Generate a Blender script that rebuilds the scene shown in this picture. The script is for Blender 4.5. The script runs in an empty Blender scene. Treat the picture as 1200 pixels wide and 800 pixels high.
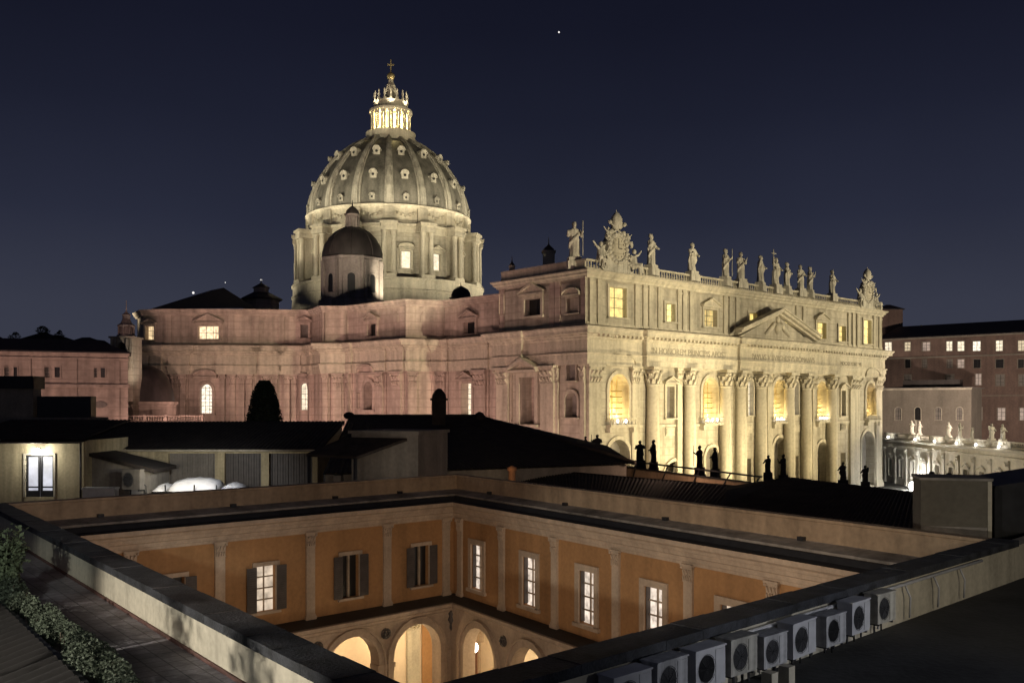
import bpy, bmesh, math, random
from mathutils import Vector, Matrix
from math import sin, cos, pi, radians as R
random.seed(11)
SC = bpy.context.scene
COL = SC.collection

# ------------------------------------------------------------------ camera, sky, exposure
F, HY, CZ = 1100.0, 477.0, 21.0          # focal length in photo pixels, horizon row, eye height (m)
cam = bpy.data.cameras.new('camera'); camo = bpy.data.objects.new('camera', cam); COL.objects.link(camo)
cam.sensor_width = 36; cam.lens = 36 * F / 1200; cam.shift_y = (HY - 400) / 1200
cam.clip_start = .1; cam.clip_end = 6000
camo.location = (0, 0, CZ); camo.rotation_euler = (R(90), 0, 0)
SC.camera = camo
SC.view_settings.view_transform = 'Standard'; SC.view_settings.look = 'None'
SC.view_settings.exposure = 0; SC.view_settings.gamma = 1
SC.cycles.use_denoising = True
SC.cycles.max_bounces = 5; SC.cycles.sample_clamp_indirect = 3

wd = bpy.data.worlds.new('World'); SC.world = wd; wd.use_nodes = True
nt = wd.node_tree; nt.nodes.clear()
wo = nt.nodes.new('ShaderNodeOutputWorld'); bg = nt.nodes.new('ShaderNodeBackground')
tc = nt.nodes.new('ShaderNodeTexCoord'); sx = nt.nodes.new('ShaderNodeSeparateXYZ'); rp = nt.nodes.new('ShaderNodeValToRGB')
nt.links.new(tc.outputs['Generated'], sx.inputs[0]); nt.links.new(sx.outputs['Z'], rp.inputs[0])
nz = nt.nodes.new('ShaderNodeTexNoise'); nz.inputs['Scale'].default_value = 2.2; nz.inputs['Detail'].default_value = 4
mr_ = nt.nodes.new('ShaderNodeMapRange'); mr_.inputs[1].default_value = .3; mr_.inputs[2].default_value = .7; mr_.inputs[3].default_value = .84; mr_.inputs[4].default_value = 1.06
nt.links.new(tc.outputs['Generated'], nz.inputs['Vector']); nt.links.new(nz.outputs[0], mr_.inputs[0]); nt.links.new(mr_.outputs[0], bg.inputs[1])
nt.links.new(rp.outputs[0], bg.inputs[0]); nt.links.new(bg.outputs[0], wo.inputs[0])
cr = rp.color_ramp
cr.elements[0].position = 0.0; cr.elements[0].color = (.047, .051, .074, 1)
cr.elements[1].position = 0.5; cr.elements[1].color = (.0048, .0056, .0135, 1)
for p_, c_ in ((.10, (.039, .043, .066)), (.19, (.0215, .0248, .045)), (.29, (.0122, .0142, .0285)), (.37, (.0080, .0092, .0200))):
    e_ = cr.elements.new(p_); e_.color = (*c_, 1)
bg.inputs[1].default_value = 1.0

def spot(name, loc, target, power, col, ang=60, blend=.6, rad=.4):
    l = bpy.data.lights.new(name, 'SPOT'); l.energy = power; l.color = col; l.spot_size = R(ang); l.spot_blend = blend
    l.shadow_soft_size = rad
    o = bpy.data.objects.new(name, l); COL.objects.link(o); o.location = loc
    o.rotation_euler = (Vector(target) - Vector(loc)).to_track_quat('-Z', 'Y').to_euler()
    return o
def point(name, loc, power, col, rad=.15):
    l = bpy.data.lights.new(name, 'POINT'); l.energy = power; l.color = col; l.shadow_soft_size = rad
    o = bpy.data.objects.new(name, l); COL.objects.link(o); o.location = loc
    return o

# basilica frame: corner of the front and the south side, x along the front, y back along the nave
BC = Vector((13.96, 174.5)); BA = math.atan2(.670, .743); bc, bs = cos(BA), sin(BA)
def BW(x, y): return Vector((BC.x + bc * x - bs * y, BC.y + bs * x + bc * y))
def BL(X, Y):
    X -= BC.x; Y -= BC.y
    return bc * X + bs * Y, -bs * X + bc * Y
def BW3(x, y, z): v = BW(x, y); return (v.x, v.y, z)

YEL = (1.0, .81, .46); PINK = (1.0, .62, .52); CREAM = (1.0, .88, .64)
# floodlights of the square on the front: low ones near the columns, distant ones for the upper storey and statues
for x, p_ in ((8, 26000), (22, 96000), (36, 104000), (52, 50000), (68, 44000), (84, 42000), (102, 40000)):
    spot('front_flood', BW3(x + 2, -21, 3), BW3(x, 0, 15), p_ * .37, YEL, 96, .8, .4)
for x, p_ in ((-8, 2.0), (40, 1.3), (95, 1.2), (135, 1.7)):
    spot('far_front_flood', BW3(x, -115, 20), BW3(x * .75 + 16, 0, 40), 225000 * p_, (1, .85, .56), 40, .8, 1.0)
# south flank, warmer and weaker: projectors in the gardens
for X, Y, tx, ty, p_ in ((-112, 140, -72, 230, 1.0), (-62, 118, -48, 225, 1.0), (-24, 112, -22, 208, 1.0), (-14, 116, 2, 186, .4)):
    spot('far_flank_flood', (X, Y, 7), (tx, ty, 27), 46000 * p_, PINK, 62, .8, 1.0)
for X, Y, tx, ty, p_ in ((-98, 186, -80, 228, 1.0), (-74, 184, -64, 226, 1.2), (-52, 176, -44, 218, 1.4), (-34, 168, -22, 208, 1.5), (-20, 152, -2, 192, 1.1), (3, 162, 12, 182, .45)):
    spot('flank_flood', (X, Y, 3), (tx, ty, 25), 17500 * p_, PINK, 96, .9, .8)
spot('flank_end_fill', (-68, 210, 20), (-84, 231, 33), 4200, PINK, 120, .9, .5)  # added fill spot, brightens the dark left end of the flank
# dome
DC = Vector((-40.1, 306.0))
DA = math.atan2(-DC.y, -DC.x)             # direction from the dome to the photographer
for k, p_ in ((-3, 26000), (-2, 24000), (-1, 20000), (0, 16000), (1, 20000), (2, 26000), (3, 28000)):
    a = DA + k * R(30)
    spot('dome_flood', (DC.x + 62 * cos(a), DC.y + 62 * sin(a), 49), (DC.x + 20 * cos(a), DC.y + 20 * sin(a), 76), p_ * 1.7, CREAM, 64, .7, .5)
for X, Y, p_ in ((-150, 190, 1.0), (-28, 110, .5), (-5, 118, .5)):
    spot('far_dome_flood', (X, Y, 16), (DC.x, DC.y, 92), 480000 * p_, (1, .90, .64), 17, .6, 1.5)
spot('minor_dome_flood', (-66, 130, 16), (-43.4, 256, 60), 105000, (1, .82, .68), 9, .6, 1.0)

# ------------------------------------------------------------------ materials
MATS = {}
def nodes(name):
    m = bpy.data.materials.new(name); m.use_nodes = True
    n = m.node_tree; b = n.nodes['Principled BSDF']
    return m, n, b
def stone(name, col, rough=.85, var=.25, scale=.35, streak=.5, bump=.25, fine=6.0, course=0):
    """weathered plaster or stone: large soft patches, vertical rain streaks, fine grain"""
    m, n, b = nodes(name); L = n.links.new
    tc = n.nodes.new('ShaderNodeTexCoord')
    n1 = n.nodes.new('ShaderNodeTexNoise'); n1.inputs['Scale'].default_value = scale; n1.inputs['Detail'].default_value = 6
    mp = n.nodes.new('ShaderNodeMapping'); mp.inputs['Scale'].default_value = (scale * 3, scale * 3, scale * .22)
    n2 = n.nodes.new('ShaderNodeTexNoise'); n2.inputs['Scale'].default_value = 1.0; n2.inputs['Detail'].default_value = 5
    n3 = n.nodes.new('ShaderNodeTexNoise'); n3.inputs['Scale'].default_value = fine; n3.inputs['Detail'].default_value = 4
    L(tc.outputs['Object'], n1.inputs['Vector']); L(tc.outputs['Object'], mp.inputs[0]); L(mp.outputs[0], n2.inputs['Vector']); L(tc.outputs['Object'], n3.inputs['Vector'])
    mix = n.nodes.new('ShaderNodeMix'); mix.data_type = 'FLOAT'; mix.inputs[0].default_value = streak
    L(n1.outputs[0], mix.inputs[2]); L(n2.outputs[0], mix.inputs[3])
    ad = n.nodes.new('ShaderNodeMath'); ad.operation = 'MULTIPLY_ADD'; L(n3.outputs[0], ad.inputs[0]); ad.inputs[1].default_value = .35
    L(mix.outputs[0], ad.inputs[2])
    rp = n.nodes.new('ShaderNodeValToRGB'); L(ad.outputs[0], rp.inputs[0])
    rp.color_ramp.elements[0].position = .48; rp.color_ramp.elements[1].position = .85
    lo = [c * (1 - var * 1.6) for c in col]; hi = [min(1, c * (1 + var * .6)) for c in col]
    rp.color_ramp.elements[0].color = (*lo, 1); rp.color_ramp.elements[1].color = (*hi, 1)
    L(rp.outputs[0], b.inputs['Base Color'])
    if course:          # horizontal joints between the stone courses
        sz = n.nodes.new('ShaderNodeSeparateXYZ'); L(tc.outputs['Object'], sz.inputs[0])
        dv = n.nodes.new('ShaderNodeMath'); dv.operation = 'DIVIDE'; L(sz.outputs['Z'], dv.inputs[0]); dv.inputs[1].default_value = course
        fr_ = n.nodes.new('ShaderNodeMath'); fr_.operation = 'FRACT'; L(dv.outputs[0], fr_.inputs[0])
        lt = n.nodes.new('ShaderNodeMath'); lt.operation = 'LESS_THAN'; L(fr_.outputs[0], lt.inputs[0]); lt.inputs[1].default_value = .14
        jm = n.nodes.new('ShaderNodeMath'); jm.operation = 'MULTIPLY'; L(lt.outputs[0], jm.inputs[0]); L(n3.outputs[0], jm.inputs[1])
        mc = n.nodes.new('ShaderNodeMix'); mc.data_type = 'RGBA'; L(jm.outputs[0], mc.inputs[0]); L(rp.outputs[0], mc.inputs[6]); mc.inputs[7].default_value = (*[c * .62 for c in col], 1)
        L(mc.outputs[2], b.inputs['Base Color'])
    b.inputs['Roughness'].default_value = rough
    bp = n.nodes.new('ShaderNodeBump'); bp.inputs['Strength'].default_value = bump; bp.inputs['Distance'].default_value = .05
    L(n3.outputs[0], bp.inputs['Height']); L(bp.outputs[0], b.inputs['Normal'])
    MATS[name] = m; return m
def plain(name, col, rough=.7, metal=0, var=.2, scale=3):
    m, n, b = nodes(name); L = n.links.new
    tc = n.nodes.new('ShaderNodeTexCoord'); n1 = n.nodes.new('ShaderNodeTexNoise'); n1.inputs['Scale'].default_value = scale; n1.inputs['Detail'].default_value = 5
    L(tc.outputs['Object'], n1.inputs['Vector'])
    rp = n.nodes.new('ShaderNodeValToRGB'); L(n1.outputs[0], rp.inputs[0])
    rp.color_ramp.elements[0].position = .35; rp.color_ramp.elements[1].position = .68
    rp.color_ramp.elements[0].color = (*[c * (1 - var) for c in col], 1); rp.color_ramp.elements[1].color = (*[min(1, c * (1 + var)) for c in col], 1)
    L(rp.outputs[0], b.inputs['Base Color']); b.inputs['Roughness'].default_value = rough; b.inputs['Metallic'].default_value = metal
    MATS[name] = m; return m
def glow(name, col, strength, var=.35, scale=.9):
    """a lit window or lamp: it gives off light, unevenly as curtains and fittings do"""
    m, n, b = nodes(name); L = n.links.new
    b.inputs['Base Color'].default_value = (.2, .2, .2, 1)
    tc = n.nodes.new('ShaderNodeTexCoord'); n1 = n.nodes.new('ShaderNodeTexNoise'); n1.inputs['Scale'].default_value = scale; n1.inputs['Detail'].default_value = 3
    L(tc.outputs['Object'], n1.inputs['Vector'])
    mr = n.nodes.new('ShaderNodeMapRange'); mr.inputs[1].default_value = .3; mr.inputs[2].default_value = .7
    mr.inputs[3].default_value = strength * (1 - var); mr.inputs[4].default_value = strength * (1 + var)
    L(n1.outputs[0], mr.inputs[0]); L(mr.outputs[0], b.inputs['Emission Strength'])
    b.inputs['Emission Color'].default_value = (*col, 1)
    MATS[name] = m; return m
TRAV = stone('travertine', (.45, .41, .325), course=1.6, scale=.22, streak=.7, var=.30, fine=1.0, bump=.5)
TRAV2 = stone('travertine_smooth', (.51, .465, .365), scale=.28, streak=.7, var=.24, fine=1.8, bump=.4)
PINKST = stone('warm_travertine', (.47, .385, .32), course=1.9, scale=.22, streak=.75, var=.30, fine=1.0, bump=.5)
STAT = stone('statue_stone', (.50, .47, .40), scale=.8, streak=.6, var=.35, fine=5)
RIBST = stone('rib_stone', (.34, .32, .265), scale=.3, streak=.8, var=.3, fine=2)
LEAD = stone('lead_sheet', (.15, .142, .118), rough=.6, scale=.2, streak=.8, var=.35, fine=2)
DARKLEAD = stone('dark_lead', (.045, .038, .035), rough=.55, scale=.3, streak=.8, var=.3, fine=2)
BRASS = plain('gilded_bronze', (.55, .45, .22), .35, .7)
ORANGE = stone('orange_plaster', (.375, .203, .086), scale=.5, streak=.65, var=.21, fine=7, bump=.12)
TRIM = stone('courtyard_stone', (.46, .36, .27), scale=.8, streak=.5, var=.2, fine=9, bump=.2)
PARA = stone('parapet_plaster', (.40, .29, .19), scale=.7, streak=.6, var=.26, fine=6, bump=.2)
LEDGE = stone('ledge_sheet', (.30, .27, .24), scale=.8, streak=.2, var=.4, fine=5)
GALL = stone('gallery_plaster', (.66, .545, .41), scale=.5, streak=.3, var=.1, fine=6, bump=.1)
COPING = stone('slate_coping', (.034, .036, .043), rough=.7, scale=2.2, streak=.1, var=.55, fine=22, bump=.5)
CREAMW = stone('cream_plaster', (.50, .455, .36), scale=.9, streak=.6, var=.22, fine=9, bump=.15)
YELW = stone('yellow_plaster', (.50, .425, .27), scale=.9, streak=.7, var=.28, fine=7, bump=.2)
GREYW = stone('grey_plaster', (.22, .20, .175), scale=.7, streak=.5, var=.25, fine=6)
ASPH = stone('roof_felt', (.032, .032, .033), rough=.95, scale=.7, streak=.1, var=.4, fine=9, bump=.2)
PAVE = stone('terrace_paving', (.23, .215, .24), scale=1.2, streak=.1, var=.3, fine=18, bump=.3)
def grid(m, scale, rows, amount):
    """thin darker joints between slabs"""
    n = m.node_tree; L = n.links.new; b = n.nodes['Principled BSDF']
    bt = n.nodes.new('ShaderNodeTexBrick'); bt.inputs['Scale'].default_value = scale; bt.inputs['Mortar Size'].default_value = .02; bt.inputs['Row Height'].default_value = rows
    bt.inputs['Color1'].default_value = (1, 1, 1, 1); bt.inputs['Color2'].default_value = (.86, .86, .86, 1); bt.inputs['Mortar'].default_value = (amount, amount, amount, 1)
    tc = n.nodes.new('ShaderNodeTexCoord'); mp = n.nodes.new('ShaderNodeMapping'); mp.inputs['Rotation'].default_value = (0, 0, R(52)); L(tc.outputs['Object'], mp.inputs[0]); L(mp.outputs[0], bt.inputs['Vector'])
    src = b.inputs['Base Color'].links[0].from_socket
    mx = n.nodes.new('ShaderNodeMix'); mx.data_type = 'RGBA'; mx.blend_type = 'MULTIPLY'; mx.inputs[0].default_value = 1
    L(src, mx.inputs[6]); L(bt.outputs[0], mx.inputs[7]); L(mx.outputs[2], b.inputs['Base Color'])
grid(PAVE, 1.6, .5, .45)
TILE = stone('old_roof_tile', (.030, .022, .018), rough=.9, scale=1.5, streak=.2, var=.5, fine=9)
DGREY = plain('dark_metal', (.03, .03, .033), .5, .3)
BLACKW = plain('dark_opening', (.012, .012, .013), .35)
SHUT = plain('grey_shutter', (.075, .064, .060), .6)
LINEN = plain('painted_window_wood', (.34, .27, .20), .6)
WHITEP = plain('white_paint', (.62, .62, .62), .5, 0, .08)
ACW = plain('white_casing', (.50, .50, .52), .45, 0, .12)
FABRIC = plain('white_canvas', (.78, .78, .80), .7, 0, .06)
BRICK = stone('red_brick_plaster', (.155, .105, .084), scale=.25, streak=.5, var=.25, fine=2)
PALW = stone('palace_plaster', (.21, .185, .148), scale=.2, streak=.5, var=.22, fine=2)
WHST = stone('white_travertine', (.60, .57, .50), scale=.2, streak=.5, var=.18, fine=2.5)
SOIL = plain('ground_soil', (.05, .05, .045), .95, 0, .3, .05)
WOODS = plain('wooded_hill', (.022, .028, .016), .95, 0, .4, .05)
LEAF = plain('leaf_green', (.055, .075, .04), .7, 0, .4, 4)
LEAFG = plain('grey_green_leaf', (.072, .09, .06), .7, 0, .35, 6)
LEAFL = plain('pale_green_leaf', (.12, .15, .085), .7, 0, .35, 6)  # frond green lightened in colour to look lit
BARK = plain('bark', (.07, .05, .035), .9)
DOORW = plain('brown_door', (.16, .07, .04), .6)
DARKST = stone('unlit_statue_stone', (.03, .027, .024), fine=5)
G_WARM = glow('lit_warm_window', (1, .72, .40), .95, .4, 1.1)
G_PALE = glow('lit_pale_window', (1, .86, .62), 1.0, .35, 1.3)
G_YEL = glow('lit_yellow_window', (1, .74, .22), 1.0, .4)
G_DIM = glow('lit_dim_window', (1, .72, .55), .30, .4)
G_SHADE = glow('lit_blind', (1, .80, .60), .62, .45, 2.6)
G_COOL = glow('lit_cool_window', (.86, .88, 1), .62, .3, 2)
G_LAMP = glow('lamp_glow', (1, .93, .78), 14, .0)
G_LAMPW = glow('lamp_glow_white', (1, .97, .92), 22, .0)
G_STAR = glow('star_glow', (1, .96, .92), 1.2, 0)
GOLDIN = stone('gilded_room', (.50, .33, .11), scale=.6, streak=.3, var=.2, fine=3)

# ------------------------------------------------------------------ geometry helpers
class MB:
    def __init__(s): s.v = []; s.f = []; s.sm = []
    def add(s, vs, fs, smooth=False):
        o = len(s.v); s.v += [Vector(v) for v in vs]
        for f in fs: s.f.append([i + o for i in f]); s.sm.append(smooth)
    def hexa(s, p):       # 4 bottom + 4 top
        s.add(p, [(3, 2, 1, 0), (4, 5, 6, 7), (0, 1, 5, 4), (1, 2, 6, 5), (2, 3, 7, 6), (3, 0, 4, 7)])
    def wbox(s, x0, x1, y0, y1, z0, z1):
        s.hexa([(x0, y0, z0), (x1, y0, z0), (x1, y1, z0), (x0, y1, z0), (x0, y0, z1), (x1, y0, z1), (x1, y1, z1), (x0, y1, z1)])
    def box(s, fr, u0, u1, o0, o1, z0, z1):
        s.hexa([fr.p(u0, o0, z0), fr.p(u1, o0, z0), fr.p(u1, o1, z0), fr.p(u0, o1, z0), fr.p(u0, o0, z1), fr.p(u1, o0, z1), fr.p(u1, o1, z1), fr.p(u0, o1, z1)])
    def poly(s, pts): s.add(pts, [list(range(len(pts)))])
    def prism(s, fr, uz, o0, o1):   # outline in the frame's (u, z) plane
        n = len(uz); vs = [fr.p(u, o0, z) for u, z in uz] + [fr.p(u, o1, z) for u, z in uz]
        fs = [list(range(n)), list(range(2 * n - 1, n - 1, -1))] + [(i, (i + 1) % n, n + (i + 1) % n, n + i) for i in range(n)]
        s.add(vs, fs)
    def vprism(s, pts, z0, z1):     # plan outline extruded upwards
        n = len(pts); vs = [(p[0], p[1], z0) for p in pts] + [(p[0], p[1], z1) for p in pts]
        s.add(vs, [list(range(n))[::-1], list(range(n, 2 * n))] + [(i, (i + 1) % n, n + (i + 1) % n, n + i) for i in range(n)])
    def lathe(s, c, prof, n=24, a0=0, a1=2 * pi, smooth=True, wob=None):
        full = abs(a1 - a0 - 2 * pi) < 1e-6; m = n if full else n + 1
        vs = []
        for r, z in prof:
            for k in range(m):
                a = a0 + (a1 - a0) * k / n; rr = r * (wob(a, z) if wob else 1)
                vs.append((c[0] + rr * cos(a), c[1] + rr * sin(a), (c[2] if len(c) > 2 else 0) + z))
        fs = []
        for i in range(len(prof) - 1):
            for k in range(n):
                k2 = (k + 1) % m
                fs.append((i * m + k, i * m + k2, (i + 1) * m + k2, (i + 1) * m + k))
        s.add(vs, fs, smooth)
    def tube(s, pts, rad, n=8, smooth=True):
        pts = [Vector(p) for p in pts]; rad = rad if isinstance(rad, (list, tuple)) else [rad] * len(pts)
        vs = []
        for i, p in enumerate(pts):
            d = (pts[min(i + 1, len(pts) - 1)] - pts[max(i - 1, 0)]).normalized()
            up = Vector((0, 0, 1)) if abs(d.z) < .9 else Vector((1, 0, 0))
            x = d.cross(up).normalized(); y = d.cross(x)
            for k in range(n): vs.append(p + (x * cos(2 * pi * k / n) + y * sin(2 * pi * k / n)) * rad[i])
        fs = [(i * n + k, i * n + (k + 1) % n, (i + 1) * n + (k + 1) % n, (i + 1) * n + k) for i in range(len(pts) - 1) for k in range(n)]
        fs += [list(range(n))[::-1], list(range((len(pts) - 1) * n, len(pts) * n))]
        s.add(vs, fs, smooth)
    def ball(s, c, r, n=12, m=8, smooth=True):
        rx, ry, rz = r if isinstance(r, (tuple, list)) else (r, r, r)
        vs = []; fs = []
        for i in range(m + 1):
            t = pi * i / m
            for k in range(n): vs.append((c[0] + rx * sin(t) * cos(2 * pi * k / n), c[1] + ry * sin(t) * sin(2 * pi * k / n), c[2] - rz * cos(t)))
        for i in range(m):
            for k in range(n): fs.append((i * n + k, i * n + (k + 1) % n, (i + 1) * n + (k + 1) % n, (i + 1) * n + k))
        s.add(vs, fs, smooth)
    def sweep(s, path, prof, out=-1, closed=False, sc=None):
        P = [Vector(p[:2]) for p in path]; n = len(P); N = []
        for i in range(n):
            a = (P[i] - P[i - 1]) if (i or closed) else None
            b = (P[(i + 1) % n] - P[i]) if (i < n - 1 or closed) else None
            ns = [Vector((t.y, -t.x)).normalized() * out for t in (a, b) if t is not None and t.length > 1e-9]
            m = sum(ns, Vector((0, 0))); m.normalize()
            if sc and len(ns) == 2:
                (a_, b_), (c_, d_) = ns; q = a_ * d_ - b_ * c_; s1, s2 = sc[i - 1], sc[i]
                N.append(Vector(((s1 * d_ - s2 * b_) / q, (a_ * s2 - c_ * s1) / q)))
            else: N.append(m / max(.35, m.dot(ns[0])) * ((sc[min(i, len(sc) - 1)]) if sc else 1))
        vs = [(P[i].x + N[i].x * o, P[i].y + N[i].y * o, z) for i in range(n) for o, z in prof]
        k = len(prof); fs = []
        for i in range(n if closed else n - 1):
            j = (i + 1) % n
            for q in range(k - 1): fs.append((i * k + q, j * k + q, j * k + q + 1, i * k + q + 1))
        s.add(vs, fs)
    def panel(s, fr, u0, u1, z0, z1, holes, o=0, depth=.8):
        """a wall with recessed openings (u0,u1,z0,z1,arch)"""
        us = sorted({u0, u1, *[h[0] for h in holes], *[h[1] for h in holes]}); us = [u for u in us if u0 - 1e-6 <= u <= u1 + 1e-6]
        zs = sorted({z0, z1, *[h[2] for h in holes], *[h[3] for h in holes]}); zs = [z for z in zs if z0 - 1e-6 <= z <= z1 + 1e-6]
        for i in range(len(us) - 1):
            for j in range(len(zs) - 1):
                uc = (us[i] + us[i + 1]) / 2; zc = (zs[j] + zs[j + 1]) / 2
                if any(h[0] < uc < h[1] and h[2] < zc < h[3] for h in holes): continue
                s.poly([fr.p(us[i], o, zs[j]), fr.p(us[i + 1], o, zs[j]), fr.p(us[i + 1], o, zs[j + 1]), fr.p(us[i], o, zs[j + 1])])
        for h in holes:
            d = h[5] if len(h) > 5 else depth
            out = outline(h)
            for a, b in zip(out, out[1:] + out[:1]):
                s.poly([fr.p(a[0], o, a[1]), fr.p(b[0], o, b[1]), fr.p(b[0], o - d, b[1]), fr.p(a[0], o - d, a[1])])
            if h[4]:
                um = (h[0] + h[1]) / 2; arc = out[2:]
                half = len(arc) // 2
                for side, cu in ((arc[:half + 1], h[1]), (arc[half:], h[0])):
                    for a, b in zip(side, side[1:]): s.poly([fr.p(cu, o, h[3]), fr.p(a[0], o, a[1]), fr.p(b[0], o, b[1])])
    def build(s, name, mat, parent=None, smooth=None):
        me = bpy.data.meshes.new(name); org = wloc(parent) if parent else Vector((0, 0, 0))
        me.from_pydata([v - org for v in s.v], [], s.f); 
        for p, f in zip(me.polygons, s.sm): p.use_smooth = f
        bm = bmesh.new(); bm.from_mesh(me); bmesh.ops.recalc_face_normals(bm, faces=bm.faces); bm.to_mesh(me); bm.free()
        me.materials.append(mat)
        o = bpy.data.objects.new(name, me); COL.objects.link(o)
        if parent: o.parent = parent
        return o
def wloc(o):
    v = Vector((0, 0, 0))
    while o: v += o.location; o = o.parent
    return v
def outline(h, n=12):
    u0, u1, z0, z1, arch = h[:5]
    if not arch: return [(u0, z0), (u1, z0), (u1, z1), (u0, z1)]
    r = (u1 - u0) / 2; rz = min(r, z1 - z0); um = (u0 + u1) / 2
    return [(u0, z0), (u1, z0)] + [(um + r * cos(pi * k / n), z1 - rz + rz * sin(pi * k / n)) for k in range(n + 1)]
class Fr:
    """a vertical plane: u runs along A->B, o outwards, z up (world metres)"""
    def __init__(s, A, B, out=1):
        s.A = Vector(A[:2]); d = Vector(B[:2]) - s.A; s.len = d.length; s.t = d.normalized(); s.n = Vector((s.t.y, -s.t.x)) * out
    def p(s, u, o, z): q = s.A + s.t * u + s.n * o; return Vector((q.x, q.y, z))
    def hit(s, px, o=0):
        d = (px - 600) / F; a = s.A + s.n * o
        return (d * a.y - a.x) / (s.t.x - d * s.t.y)
    def z(s, u, py, o=0): return CZ + (HY - py) * s.p(u, o, 0).y / F
    def rect(s, x0, x1, y0, y1, o=0):      # photo rectangle -> (u0,u1,z0,z1)
        a, b = s.hit(x0, o), s.hit(x1, o)
        if a > b: a, b = b, a
        m = (a + b) / 2
        return a, b, s.z(m, y1, o), s.z(m, y0, o)
def at(px, py, Y): return Vector(((px - 600) / F * Y, Y, CZ + (HY - py) / F * Y))
def tag(o, label=None, cat=None, group=None, kind=None):
    if label: o['label'] = label
    if cat: o['category'] = cat
    if group: o['group'] = group
    if kind: o['kind'] = kind
    return o
def thing(name, label, cat, loc=(0, 0, 0), group=None, rz=0):
    o = bpy.data.objects.new(name, None); COL.objects.link(o); o.location = loc; o.rotation_euler = (0, 0, rz)
    o.empty_display_size = .2
    return tag(o, label, cat, group)
def copytree(o, parent=None):
    c = o.copy(); COL.objects.link(c); c.parent = parent
    for ch in o.children: copytree(ch, c)
    return c

GV = {}
def vary(mat):
    """lit windows differ in brightness from room to room"""
    if mat not in (G_PALE, G_WARM, G_YEL, G_SHADE, G_DIM): return mat
    k = random.choice((0, 0, 1, 2))
    if k == 0: return mat
    if (mat, k) not in GV:
        m = mat.copy(); f_ = {1: .6, 2: 1.3}[k]
        for n in m.node_tree.nodes:
            if n.type == 'MAP_RANGE': n.inputs[3].default_value *= f_ * .8; n.inputs[4].default_value *= f_
            if n.type == 'TEX_NOISE': n.inputs['Scale'].default_value *= .7 + .5 * k
        e = m.node_tree.nodes['Principled BSDF'].inputs['Emission Color']; c = list(e.default_value); e.default_value = (c[0], c[1] * (.93 if k == 1 else 1.04), c[2] * (.8 if k == 1 else 1.15), 1)
        GV[(mat, k)] = m
    return GV[(mat, k)]
def window(parent, fr, h, depth=.6, pane=None, trim='plain', tw=.45, proud=.22, bars=(1, 3), tm=None, o=0, barw=.09, name='window', sill=True, bm=None):
    """window part (surround, hood) > pane, glazing_bars"""
    u0, u1, z0, z1, arch = h[:5]; tm = tm or TRAV2
    w = MB(); um = (u0 + u1) / 2; hw = (u1 - u0) / 2
    if arch:
        out = outline(h); r = hw + tw
        inner = [(u, z) for u, z in out]; 
        outer = [(u0 - tw, z0), (u1 + tw, z0)] + [(um + (u - um) * (hw + tw) / hw, (z1 - hw) + (z - (z1 - hw)) * (hw + tw) / hw) for u, z in out[2:]]
        n = len(inner)
        for i in range(1, n):
            j = (i + 1) % n
            a, b, c, d = inner[i], inner[j], outer[j], outer[i]
            w.hexa([fr.p(a[0], o + .003, a[1]), fr.p(b[0], o + .003, b[1]), fr.p(c[0], o + .003, c[1]), fr.p(d[0], o + .003, d[1]),
                    fr.p(a[0], o + proud, a[1]), fr.p(b[0], o + proud, b[1]), fr.p(c[0], o + proud, c[1]), fr.p(d[0], o + proud, d[1])])
    else:
        w.box(fr, u0 - tw, u0, o + .003, o + proud, z0, z1); w.box(fr, u1, u1 + tw, o + .003, o + proud, z0, z1)
        w.box(fr, u0 - tw, u1 + tw, o + .003, o + proud, z1, z1 + tw)
    if sill: w.box(fr, u0 - tw * 1.3, u1 + tw * 1.3, o + .003, o + proud * 1.8, z0 - tw * .6, z0)
    zt = z1 + tw + (tw if arch else .002); e = hw + tw * 1.9
    if trim in ('tri', 'seg', 'hood'):
        w.box(fr, um - e, um + e, o + .003, o + proud * 2.6, zt + .02, zt + tw * .6)
        zb = zt + tw * .6 + .002; hh = e * .42
        if trim == 'tri':
            w.prism(fr, [(um - e, zb), (um + e, zb), (um + e, zb + tw * .3), (um, zb + hh + tw * .5), (um - e, zb + tw * .3)], o + .003, o + proud * 1.6)
            w.prism(fr, [(um - e - .1, zb), (um - e - .1, zb + tw * .5), (um, zb + hh + tw * .8), (um, zb + hh)], o + .005, o + proud * 3)
            w.prism(fr, [(um + e + .1, zb), (um + e + .1, zb + tw * .5), (um, zb + hh + tw * .8), (um, zb + hh)], o + .005, o + proud * 3)
        elif trim == 'seg':
            arcp = [(um + e * cos(pi * k / 10), zb + hh * 1.1 * sin(pi * k / 10)) for k in range(11)]
            w.prism(fr, arcp, o + .003, o + proud * 1.6)
            for a, b in zip(arcp, arcp[1:]): w.prism(fr, [a, b, (b[0], b[1] + tw * .6), (a[0], a[1] + tw * .6)], o + .005, o + proud * 3)
    wo_ = w.build(name, tm, parent)
    if pane:
        p = MB(); p.poly([fr.p(u, o - depth + .02, z) for u, z in outline(h)]); p.build('pane', vary(pane), wo_)
        if bars:
            b = MB(); bo0, bo1 = o - depth + .03, o - depth + .03 + barw
            for k in range(1, bars[0] + 1):
                u = u0 + (u1 - u0) * k / (bars[0] + 1); b.box(fr, u - barw / 2, u + barw / 2, bo0, bo1, z0, z1 - (.3 * hw if arch else 0))
            for k in range(1, bars[1] + 1):
                z = z0 + (z1 - z0) * k / (bars[1] + 1); b.box(fr, u0, u1, bo0, bo1 - .01, z - barw / 2, z + barw / 2)
            b.build('glazing_bars', bm or DGREY, wo_)
    return wo_

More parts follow.
